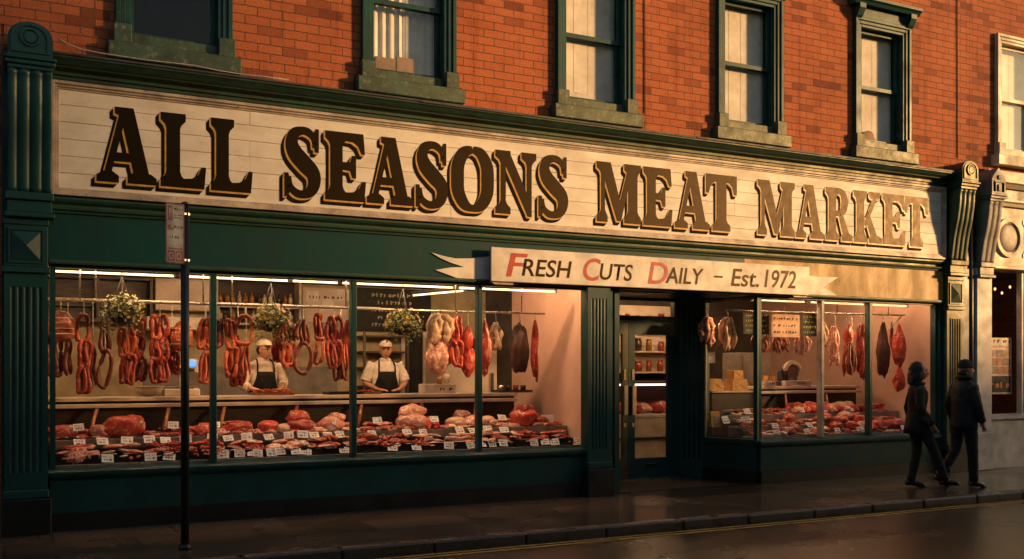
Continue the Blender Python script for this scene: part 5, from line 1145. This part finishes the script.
# labels: count each kind along its shelf within its pane
def pane_of(x):
    for lim, n in ((1.66, 'leftmost pane of the left window'), (3.28, 'second pane of the left window'), (4.93, 'third pane of the left window'), (6.5, 'last pane of the left window'), (10.66, 'first pane of the right window'), (11.68, 'middle pane of the right window'), (14, 'last pane of the right window')):
        if x < lim: return n
def ordinal_labels(items, gname):
    d = {}
    for o, word, x, sh in items: d.setdefault((word, sh, pane_of(x)), []).append((x, o))
    for (word, sh, pn), L_ in d.items():
        L_.sort(key=lambda p: p[0])
        for i, (x, o) in enumerate(L_):
            pos = 'only one' if len(L_) == 1 else (OR[i]+' from left')
            o['label'] = f"{word}, {pos} on {sh} shelf, {pn}"; o['group'] = gname(word)
ordinal_labels([(o, f"{adj} {k.replace('_', ' ')}", x, sh) for o, k, adj, x, sh in CUTS], lambda w: 'cuts of meat on the window shelves')
for o, *_ in CUTS: o['category'] = 'meat'
ordinal_labels([(o, 'black meat tray', x, sh) for o, x, sh in TRAYS], lambda w: 'black meat trays')
# price cards
CARDS = []; 
def card_mesh(seed):
    rn = random.Random(seed); mb = MB(); mb.box(-.052, .052, -.001, .001, 0, .078); c = bpy.data.meshes.new('price_card'); mb.bm.to_mesh(c); mb.bm.free(); c.materials.append(CARD)
    mb = MB(); scribble(mb, -.038, .03, .048, .013, -.0012, rn); scribble(mb, -.03, .035, .016, .020, -.0012, rn); t = bpy.data.meshes.new('handwriting'); mb.bm.to_mesh(t); mb.bm.free(); t.materials.append(INK); return c, t
CM = [card_mesh(k) for k in range(4)]
def card(px, y, z, sh, s=1.0):
    c, t = RC.choice(CM); x = sx(px, y); o = bpy.data.objects.new('price_card', c); COL.objects.link(o); o.location = (x, y, z); o.rotation_euler = (-RC.uniform(.4, .8), RC.uniform(-.10, .10), RC.uniform(-.25, .25)); s *= RC.uniform(1.08, 1.25); o.scale = (s, s, s)
    h = bpy.data.objects.new('handwriting', t); COL.objects.link(h); h.parent = o; o['category'] = 'price card'; CARDS.append((o, 'white price card', x, sh))
for px in (108, 151, 168, 224, 239, 253, 258, 272, 281, 297, 307, 345, 393, 418, 449, 472, 482, 493, 504, 535, 546, 556, 579): card(px+RC.uniform(-1, 1), .165, TL[0][2]+.012+RC.uniform(0, .02), 'front')
for px in (80, 103, 127, 150, 166, 186, 212, 229, 247, 270, 289, 303, 315, 329, 341, 373, 408, 424, 461, 474, 489, 505): card(px, .525, TL[1][2]-.05+RC.uniform(-.01, .01), 'back')
for px in (79, 173, 215, 331, 378, 435, 503): card(px, .70, TL[1][2]+.10, 'back', .95)
for px in (778, 809, 839, 862, 906): card(px, .16, TR[0][2]+.014, 'front')
for px in (776, 811, 822, 851, 868, 900): card(px, .39, TR[1][2]-.03, 'middle')
for px in (748, 803, 822, 851, 826): card(px, .80, TR[2][2]+.03, 'top')
for px in (727, 747): card(px, .60, TR[1][2]+.05, 'middle', 1.2)
ordinal_labels([(o, w, x, sh) for o, w, x, sh in CARDS], lambda w: 'white price cards among the meat')
mb = MB(); x = sx(545, .80); mb.box(x-.10, x+.10, .74, .745, TL[1][2]+.001, TL[1][2]+.15, .002); mb.box(x-.02, x+.02, .7455, .80, TL[1][2]+.001, TL[1][2]+.05)
tag(mb.build('blank_card', CARD), 'large blank cream card standing beside the red joint in the last left pane', 'card')
o = empty('wrapped_cheese', (sx(716, .7), .7, .95), 'cream wrapped cheese slab leaning in the angled window', 'cheese'); mb = MB(); mb.prism([(sx(716, .7)-.11, .80), (sx(716, .7)+.07, .80), (sx(716, .7)+.03, 1.03), (sx(716, .7)-.13, 1.03)], .66, .72); mb.build('block', CHEESE, o); mb = MB(); mb.box(sx(716, .7)-.06, sx(716, .7)+.02, .655, .6595, .86, .97); mb.build('wrapper', PEACH, o)
for k, (tx, nn) in enumerate(((272, 4), (367, 2))):
    for j in range(nn):
        kd = 'sausage_links' if k == 0 else 'steak'; P_ = PLT[0 if k == 0 else 2]; oo = bpy.data.objects.new(kd, mesh_of(kd, j % 2, j % 3)); COL.objects.link(oo); oo.location = (P_[0]+(-.17+.115*j if k == 0 else -.05+.1*j), P_[1]+.02*(j % 2), P_[2]+.003); oo.scale = (.6, .8, 1) if k == 0 else (.7, .8, 1); oo.rotation_euler = (0, 0, .3*j)
        tag(oo, f"{'bundle of sausage links' if k == 0 else 'red steak'} on the {'brown' if k == 0 else 'copper'} counter tray, {OR[j]} from left", 'meat', 'meat on the counter trays')
# meat in the chilled counter beyond the door
for j in range(14):
    kd, m = RC.choice((('beef_joint', 0), ('pork_joint', 0), ('whole_chicken', 0), ('beef_joint', 1))); oo = bpy.data.objects.new(kd, mesh_of(kd, m, j % 3)); COL.objects.link(oo); oo.location = (8.4+.21*j, 3.0+.12*(j % 2), .905); oo.rotation_euler = (0, 0, RC.uniform(-1, 1)); oo.scale = (1, 1, 1.3)
    tag(oo, f"{KIND[kd][1][m][1]} {kd.replace('_', ' ')} in the chilled counter beyond the door, {OR[j]} from left", 'meat', 'meat in the chilled counter')
# ------------------------------------------------------------------ people
def skin_into(mb, nodes, edges, root, subs=1):
    names = list(nodes); me = bpy.data.meshes.new('skin_source'); me.from_pydata([nodes[n][0] for n in names], [(names.index(a), names.index(b_)) for a, b_ in edges], [])
    ob = bpy.data.objects.new('skin_source', me); COL.objects.link(ob); md = ob.modifiers.new('s', 'SKIN'); md.use_smooth_shade = True; md.branch_smoothing = .3
    for i, n in enumerate(names):
        r = nodes[n][1]; r = r if isinstance(r, tuple) else (r, r); me.skin_vertices[0].data[i].radius = r; me.skin_vertices[0].data[i].use_root = (n == root)
    if subs: ob.modifiers.new('d', 'SUBSURF').levels = subs
    bpy.context.view_layer.update(); m2 = bpy.data.meshes.new_from_object(ob.evaluated_get(bpy.context.evaluated_depsgraph_get())); oldf = set(mb.bm.faces); mb.bm.from_mesh(m2)
    for f in mb.bm.faces:
        if f not in oldf: f.material_index = mb.mi; f.smooth = True
    bpy.data.objects.remove(ob); bpy.data.meshes.remove(m2); return mb
def head_into(mb, c, pitch=0, turn=0, s=1.0):
    b = MB(); r = bmesh.ops.create_uvsphere(b.bm, u_segments=32, v_segments=24, radius=1)
    for v in r['verts']:
        p = v.co.copy(); x, y, z = p.x*.098, p.y*.077, p.z*.122
        if z < 0: k = 1-.30*(-p.z)**1.6; y *= k; x = x*(1-.12*(-p.z)) + (.018*(-p.z) if x > 0 else 0)
        if p.x > .3:
            g = lambda yy, zz, sy, sz: math.exp(-((y-yy)/sy)**2-((z-zz)/sz)**2)
            x += .026*g(0, -.022, .013, .018)+.014*g(0, .0, .009, .022)       # nose
            x -= .010*g(.031, .012, .017, .011)+.010*g(-.031, .012, .017, .011)  # eye sockets
            x += .007*g(0, .034, .05, .010)                                    # brow
            x += .007*g(0, -.062, .024, .006)+.006*g(0, -.073, .02, .005)-.005*g(0, -.0675, .022, .003)  # lips
            x += .010*g(0, -.103, .025, .014)                                  # chin
        v.co = Vector((x, y, z))
    for f in b.bm.faces: f.smooth = True; f.material_index = 0
    for sd_ in (-1, 1):
        b.blob((-.008, sd_*.080, -.006), (.017, .009, .031), 2, .1, 2, 1)
        b.mi = 1; b.blob((.084, sd_*.031, .010), (.010, .014, .008), 2, 0, 1); b.tube([(.092, sd_*.014, .032), (.094, sd_*.032, .038), (.084, sd_*.052, .033)], .006, 6); b.mi = 0
    b.mi = 2; b.blob((.103, 0, -.0675), (.006, .024, .0075), 2, 0, 1); b.mi = 0
    b.xf(Matrix.Translation(c) @ Matrix.Rotation(turn, 4, 'Z') @ Matrix.Rotation(pitch, 4, 'Y') @ Matrix.Scale(s, 4))
    t = bpy.data.meshes.new('t'); b.bm.to_mesh(t); b.bm.free(); mb.bm.from_mesh(t); bpy.data.meshes.remove(t)
def body(parent, J, headc, turn=0, pitch=0):
    mb = MB(); N = {}; E_ = []
    def add(n, p, r, frm=None):
        N[n] = (p, r)
        if frm: E_.append((frm, n))
    add('pelvis', J['pelvis'], (.13, .11)); add('waist', J['waist'], (.12, .10), 'pelvis'); add('chest', J['chest'], (.14, .11), 'waist'); add('neck', J['neck'], (.055, .055), 'chest'); hc = Vector(headc); add('skull', tuple(hc+Vector((-.015, 0, -.03))), (.06, .06), 'neck')
    for s in ('l', 'r'):
        add('sh'+s, J['sh'+s], .055, 'chest'); add('el'+s, J['el'+s], .042, 'sh'+s); add('wr'+s, J['wr'+s], .027, 'el'+s); add('hip'+s, J['hip'+s], .085, 'pelvis'); add('kn'+s, J['kn'+s], .058, 'hip'+s); add('an'+s, J['an'+s], .04, 'kn'+s); add('toe'+s, J['toe'+s], .03, 'an'+s)
        w = Vector(J['wr'+s]); d = (w-Vector(J['el'+s])).normalized(); d = Vector(J.get('hd'+s, d)).normalized(); side = d.cross(Vector((0, 0, 1))); side = side.normalized() if side.length > .3 else Vector((1, 0, 0)); dn = d.cross(side).normalized()
        pm = w+d*.07; add('palm'+s, tuple(pm), (.036, .018), 'wr'+s)
        for k in range(4):
            o_ = side*(-.027+.018*k); L_ = (.036, .042, .038, .03)[k]; cur = dn*(.35 if dn.z < 0 else -.35)
            add(f'f{s}{k}a', tuple(pm+o_+d*.035), .0095, 'palm'+s); add(f'f{s}{k}b', tuple(pm+o_*1.15+d*(.035+L_*.6)+cur*L_*.4), .0085, f'f{s}{k}a'); add(f'f{s}{k}c', tuple(pm+o_*1.15+d*(.035+L_)+cur*L_), .007, f'f{s}{k}b')
        add(f't{s}a', tuple(w+d*.035-side*.035), .011, 'wr'+s); add(f't{s}b', tuple(w+d*.075-side*.052), .009, f't{s}a')
    skin_into(mb, N, E_, 'pelvis', 1); head_into(mb, hc, pitch, turn); return mb.build('body', [SKIN, EYE, LIPS], parent)
def limb(mb, pts, rr, n=12):
    P = [Vector(p) for p in pts]; out, ro = [], []
    for i in range(len(P)-1):
        for k in range(6): t = k/6; out.append(P[i].lerp(P[i+1], t)); ro.append(rr[i]+(rr[i+1]-rr[i])*t)
    out.append(P[-1]); ro.append(rr[-1])
    for _ in range(3): out = [out[0]]+[(out[i-1]+out[i]*2+out[i+1])/4 for i in range(1, len(out)-1)]+[out[-1]]
    ro = [r*(1+.05*sin(i*2.3)) for i, r in enumerate(ro)]; mb.tube(out, ro, n); return mb
def shoe(parent, an, toe, m=SHOE):
    mb = MB(); a, t = Vector(an), Vector(toe); d = (t-a); hd = Vector((d.x, d.y, 0)).normalized(); pts = [a-hd*.075+Vector((0, 0, -.045)), a-hd*.04+Vector((0, 0, -.02)), a+d*.5+Vector((0, 0, -.01)), t, t+d.normalized()*.06+Vector((0, 0, -.006))]; mb.tube(pts, [.025, .042, .042, .038, .018], 10); mb.cyl(a+Vector((0, 0, -.03)), a+Vector((0, 0, .06)), .045, 10); mb.build('shoe', m, parent)
def walker(px, py, d, yaw, label, woman):
    x, y, _ = at(px, py, d); r = empty('person', (0, 0, 0), label, 'person')
    if woman:
        J = dict(pelvis=(0, 0, .96), waist=(0, 0, 1.08), chest=(.01, 0, 1.30), neck=(.0, 0, 1.48), shl=(0, .15, 1.39), shr=(0, -.15, 1.39), ell=(-.07, .19, 1.12), elr=(-.02, -.19, 1.12), wrl=(-.02, .18, .89), wrr=(.16, -.17, .89),
                 hipl=(0, .09, .93), hipr=(0, -.09, .93), knl=(.03, .09, .50), knr=(.21, -.08, .53), anl=(-.06, .08, .09), anr=(.36, -.07, .11), toel=(.09, .08, .035), toer=(.50, -.07, .08)); hc = (.035, 0, 1.625)
    else:
        J = dict(pelvis=(0, 0, .97), waist=(0, 0, 1.10), chest=(.0, 0, 1.33), neck=(.01, 0, 1.51), shl=(0, .175, 1.425), shr=(0, -.175, 1.425), ell=(-.06, .225, 1.15), elr=(.02, -.225, 1.15), wrl=(.03, .21, .91), wrr=(.13, -.20, .92),
                 hipl=(0, .10, .94), hipr=(0, -.10, .94), knl=(-.04, .10, .51), knr=(.06, -.10, .51), anl=(-.36, .09, .17), anr=(.08, -.10, .09), toel=(-.24, .09, .05), toer=(.23, -.10, .035)); hc = (.035, 0, 1.655)
    body(r, J, hc, turn=-.25)
    mb = MB(); w = 1.0 if woman else 1.08
    for s in ('l', 'r'): limb(mb, [J['hip'+s], J['kn'+s], J['an'+s]], [.098*w, .068*w, .054*w])
    mb.loft([(0, 0, .86, .12, .16), (0, 0, .98, .125, .165), (0, 0, 1.06, .11, .15)], 16); mb.build('trousers', TROU, r)
    for s in ('l', 'r'): shoe(r, J['an'+s], J['toe'+s])
    cm = COATB if woman else COATN; mb = MB()
    if woman: rings = [(.0, 0, .76, .18, .19), (.0, 0, .86, .165, .185), (0, 0, .98, .145, .175), (0, 0, 1.10, .12, .155), (.01, 0, 1.22, .13, .165), (.015, 0, 1.33, .13, .175), (.0, 0, 1.41, .105, .155), (.0, 0, 1.455, .075, .10), (.01, 0, 1.50, .065, .075)]
    else: rings = [(.0, 0, .82, .15, .195), (0, 0, .90, .155, .20), (0, 0, 1.05, .145, .19), (0, 0, 1.2, .145, .195), (.0, 0, 1.33, .145, .20), (.0, 0, 1.42, .125, .185), (.0, 0, 1.475, .095, .14), (.0, 0, 1.51, .08, .10), (.01, 0, 1.565, .078, .088)]
    mb.loft(rings, 28)
    for s in ('l', 'r'): a = Vector(J['sh'+s]); limb(mb, [a*1.0+Vector((0, -.03 if s == 'l' else .03, .0)), J['el'+s], Vector(J['wr'+s])+Vector((0, 0, .01))], [.072 if woman else .085, .06 if woman else .068, .047 if woman else .052])
    for v in mb.bm.verts: v.co += Vector((1, 1, 0))*.012*noise.noise(v.co*Vector((9, 9, 5)))
    mb.build('coat', cm, r)
    mb = MB(); hz = Vector(hc)
    if woman:
        def fn(p): return Vector((p.x if p.x < .25 else .25+(p.x-.25)*.35, p.y, p.z))
        mb.blob((hz.x-.035, 0, hz.z+.03), (.112, .094, .115), 4, .14, 6, 2, fn=lambda p: Vector((p.x if p.x < .45 else .45+(p.x-.45)*.3, p.y, p.z))); mb.blob((hz.x-.085, 0, hz.z-.08), (.07, .095, .15), 4, .22, 6, 3); 
        for sd_ in (-1, 1): mb.blob((hz.x-.035, sd_*.075, hz.z-.08), (.045, .028, .13), 3, .25, 6, 4)
        mb.build('hair', HAIR, r)
        mb = MB(); mb.tube([(.085*cos(a)+.005, .10*sin(a), 1.46) for a in [2*pi*k/20 for k in range(21)]], .024, 8); mb.build('scarf', COATB, r)
        mb = MB(); limb(mb, [(.02, -.20, 1.02), (.05, -.215, .95), (.09, -.21, .90)], [.03, .055, .03]); mb.build('pocket_flap', COATB, r)
    else:
        def fn(p): return Vector((p.x, p.y, p.z if p.z > -.15 else -.15+(p.z+.15)*.2))
        mb.blob((hz.x-.012, 0, hz.z+.045), (.112, .092, .105), 4, .03, 6, 2, fn=fn); mb.tube([(hz.x-.012+.108*cos(a), .089*sin(a), hz.z+.032) for a in [2*pi*k/24 for k in range(25)]], .009, 8); mb.build('beanie', BEANIE, r)
        mb = MB(); mb.blob((hz.x-.05, 0, hz.z-.05), (.06, .074, .07), 3, .1, 6, 3); mb.build('hair', HAIR, r)
        mb = MB(); mb.tube([(.095*cos(a)+.0, .105*sin(a), 1.545) for a in [2*pi*k/20 for k in range(21)]], .03, 8); mb.build('collar', COATN, r)
    r.location = (x, y, 0.0); r.rotation_euler = (0, 0, yaw); return r
walker(917, 487, -1.36, R(-33), 'woman with long dark hair striding in a black coat and trousers', True)
walker(964, 488, -1.62, R(-8), 'man in charcoal beanie and navy coat walking away along the pavement', False)

def butcher(px, d, yaw, label, glasses):
    X, y = sx(px, d), d; r = empty('person', (0, 0, 0), label, 'person')
    J = dict(pelvis=(0, 0, .96), waist=(0, 0, 1.10), chest=(.0, 0, 1.32), neck=(.01, 0, 1.50), shl=(0, .19, 1.43), shr=(0, -.19, 1.43), ell=(.03, .29, 1.17), elr=(.03, -.29, 1.17), wrl=(.24, .15, 1.085), wrr=(.24, -.15, 1.085), hdl=(.6, -.8, -.1), hdr=(.6, .8, -.1),
             hipl=(0, .10, .93), hipr=(0, -.10, .93), knl=(.02, .11, .50), knr=(.02, -.11, .50), anl=(0, .11, .09), anr=(0, -.11, .09), toel=(.14, .13, .035), toer=(.14, -.13, .035)); hc = (.04, 0, 1.622)
    if glasses: hc = (.065, .01, 1.61); J['ell'] = (.0, .31, 1.18); J['elr'] = (.06, -.30, 1.16)
    turn = .45 if glasses else -.12
    body(r, J, hc, turn=turn, pitch=.02)
    mb = MB()
    for s in ('l', 'r'): limb(mb, [J['hip'+s], J['kn'+s], J['an'+s]], [.105, .075, .06])
    mb.loft([(0, 0, .86, .12, .17), (0, 0, 1.0, .125, .175)], 16); mb.build('trousers', TROU, r)
    for s in ('l', 'r'): shoe(r, J['an'+s], J['toe'+s])
    mb = MB(); mb.loft([(0, 0, .92, .145, .19), (0, 0, 1.05, .145, .185), (0, 0, 1.2, .15, .20), (.0, 0, 1.34, .15, .215), (.0, 0, 1.43, .115, .195), (.0, 0, 1.475, .075, .11), (.01, 0, 1.515, .066, .072)], 28)
    for s in ('l', 'r'):
        a, e, w = Vector(J['sh'+s]), Vector(J['el'+s]), Vector(J['wr'+s]); k = .9 if not glasses else 1.0
        limb(mb, [a+Vector((0, -.03 if s == 'l' else .03, 0)), a.lerp(e, .5), a.lerp(e, k)], [.085, .075, .068]) if not glasses else limb(mb, [a+Vector((0, -.03 if s == 'l' else .03, 0)), e, e.lerp(w, .45)], [.085, .066, .055])
    for v in mb.bm.verts: v.co += Vector((1, 1, 0))*.009*noise.noise(v.co*Vector((10, 10, 6)))
    mb.build('shirt', SHIRTC if not glasses else SHIRT, r)
    mb = MB()
    for sd_ in (-1, 1): mb.prismz([(.072, sd_*.005), (.09, sd_*.02), (.06, sd_*.075), (.03, sd_*.06)], 1.475, 1.505)
    mb.build('collar', SHIRTC, r)
    # apron: a curved sheet round the front, bib above and skirt below
    mb = MB(); rows = []
    for z, hwid, rx, ry in ((.50, 1.5, .185, .225), (.75, 1.5, .18, .22), (.98, 1.45, .162, .205), (1.08, 1.25, .165, .205), (1.16, .85, .170, .215), (1.26, .62, .172, .225), (1.33, .55, .168, .23)):
        rows.append([(rx*cos(hwid*(-1+k/8)), ry*sin(hwid*(-1+k/8)), z) for k in range(17)])
    mb.ring_strip(rows, closed=False, caps=False); bmesh.ops.solidify(mb.bm, geom=mb.bm.faces[:], thickness=.006); mb.build('apron', APRON, r)
    for sd_ in (-1, 1):
        mb = MB(); mb.tube([(.145, sd_*.115, 1.325), (.135, sd_*.112, 1.41), (.085, sd_*.10, 1.475), (.0, sd_*.08, 1.50), (-.07, sd_*.045, 1.49)], .012, 6); mb.build('strap', APRON, r)
    M = Matrix.Translation(hc) @ Matrix.Rotation(turn, 4, 'Z') @ Matrix.Rotation(.02, 4, 'Y')
    def fn(p): return Vector((p.x, p.y, p.z if p.z > 0 else p.z*.12))
    mb = MB(); mb.blob((-.012, 0, .058), (.112, .092, .088), 4, .07, 6, 2, fn=fn); mb.xf(M); cp = mb.build('cap', CAPM, r)
    mb = MB(); mb.prismz([(.07, -.078), (.12, -.07), (.150, -.04), (.160, 0), (.150, .04), (.12, .07), (.07, .078)], .056, .066); mb.xf(M); mb.build('peak', CAPB if glasses else CAPM, cp)
    mb = MB(); mb.blob((-.03, 0, .0), (.088, .083, .075), 3, .06, 5, 3); mb.xf(M); mb.build('hair', HAIR, r)
    if glasses:
        for sd_ in (-1, 1):
            mb = MB(); mb.tube([(.103, sd_*.034+.024*cos(2*pi*k/16), .010+.018*sin(2*pi*k/16)) for k in range(17)], .003, 6); mb.tube([(.10, sd_*.058, .014), (.0, sd_*.084, .012)], .003, 6); mb.xf(M); mb.build('glasses', EYE, r)
    r.location = (X, y, .30); r.rotation_euler = (0, 0, yaw); return r
butcher(262, 2.02, R(-82), 'butcher in spectacles, pale cap and black apron behind the counter', True)
butcher(385, 2.02, R(-98), 'butcher in pale peaked cap and black apron looking at the street', False)
# ------------------------------------------------------------------ street furniture
x, y, _ = at(185, 549, -1.64)
o = empty('parking_sign', (x, y, 0), 'black kerbside post with a white and red parking notice plate', 'street sign')
MB().cyl((x, y, -.05), (x, y, 3.17), .038, 14).build('post', POLEM, o); MB().lathe((x, y, 0), [(.06, .0), (.058, .03), (.04, .05)], 14).build('base_collar', POLEM, o); MB().lathe((x, y, 3.171), [(.042, 0), (.042, .012), (.02, .028)], 14).build('cap', DSTEEL, o)
ang = R(24); M = Matrix.Translation((x-.02, y-.05, 0)) @ Matrix.Rotation(ang, 4, 'Z')
def pb(name, m, boxes, parent=o):
    mb = MB()
    for q in boxes: mb.box(*q)
    mb.xf(M); return mb.build(name, m, parent)
z0, z1 = 2.62, 3.165; w0, w1 = -.185, .005
plate = pb('plate', PLATE, [(w0, w1, -.004, .0, z0, z1)])
pb('border', PLRED, [(w0, w1, -.006, -.0045, z0, z0+.012), (w0, w1, -.006, -.0045, z1-.012, z1), (w0, w0+.01, -.006, -.0045, z0+.012, z1-.012), (w1-.01, w1, -.006, -.0045, z0+.012, z1-.012)], plate)
pb('symbol', PLRED, [(w0+.02, w0+.068, -.006, -.0045, z1-.16, z1-.025), (w0+.02, w0+.05, -.006, -.0045, z1-.245, z1-.20), (w0+.05, w0+.08, -.0062, -.0045, z1-.245, z1-.22), (w0+.02, w1-.02, -.006, -.0045, z0+.125, z0+.14), (w0+.018, w0+.09, -.0062, -.0045, z0+.018, z0+.115), (w0+.1, w1-.016, -.0062, -.0045, z0+.018, z0+.115)], plate)
mb = MB(); text_mb('P', w0+.034, w0+.056, z1-.12, z1-.05, -.0068, mb=mb); 
for a in (w0+.054, w0+.133):
    for k in range(14): mb.prism([(a+r_*cos(2*pi*t/14), z0+.066+r_*1.25*sin(2*pi*t/14)) for r_, t in ((.018, k), (.018, k+1), (.026, k+1), (.026, k))], -.0068, -.0064)
mb.xf(M); mb.build('pictogram', PLATE, plate)
mb = MB(); rn = random.Random(6)
for zz, hh in ((z1-.06, .022), (z1-.11, .012), (z1-.135, .012), (z1-.23, .03), (z1-.32, .03)): scribble(mb, w0+.085 if zz > z1-.3 else w0+.04, w1-.02, zz, hh, -.0046, rn)
mb.xf(M); mb.build('lettering', INK, plate)
pb('clamp', STEEL, [(-.03, .065, .001, .09, z0+.03, z0+.05), (-.03, .065, .001, .09, z1-.09, z1-.07)])
# ------------------------------------------------------------------ light, sky, camera
W = bpy.data.worlds.new('World'); S.world = W; W.use_nodes = True; nt = W.node_tree
sky = nt.nodes.new('ShaderNodeTexSky'); sky.sky_type = 'NISHITA'; sky.sun_disc = False
EL, AZ = R(9.5), R(57)
sky.sun_elevation = EL; sky.sun_rotation = pi-AZ; sky.dust_density = 3; sky.air_density = 1.2
bg = nt.nodes['Background']; bg.inputs[1].default_value = .09; nt.links.new(sky.outputs[0], bg.inputs[0])
sd = Vector((sin(AZ)*cos(EL), -cos(AZ)*cos(EL), sin(EL)))
l = bpy.data.lights.new('sun', 'SUN'); l.energy = 4.0; l.angle = R(4); l.color = (1, .55, .21)
lo = bpy.data.objects.new('sun', l); COL.objects.link(lo); lo.rotation_euler = sd.to_track_quat('Z', 'Y').to_euler(); lo.location = sd*60
cam = bpy.data.cameras.new('camera'); co = bpy.data.objects.new('camera', cam); COL.objects.link(co)
cam.sensor_width = 36; cam.lens = 36*1000/1024; cam.shift_y = (370-279.5)/1024; cam.clip_end = 2000; cam.clip_start = .05
co.location = CAM; co.rotation_euler = (R(90), 0, -math.asin(.4588)); S.camera = co
vs = S.view_settings; vs.view_transform = 'Standard'; vs.look = 'None'; vs.gamma = 1; vs.exposure = 0.6; vs.use_curve_mapping = False
S.cycles.use_denoising = True
S.cycles.max_bounces = 8; S.cycles.transparent_max_bounces = 12; S.cycles.sample_clamp_indirect = 4; S.cycles.caustics_reflective = False; S.cycles.caustics_refractive = False
S.render.film_transparent = False
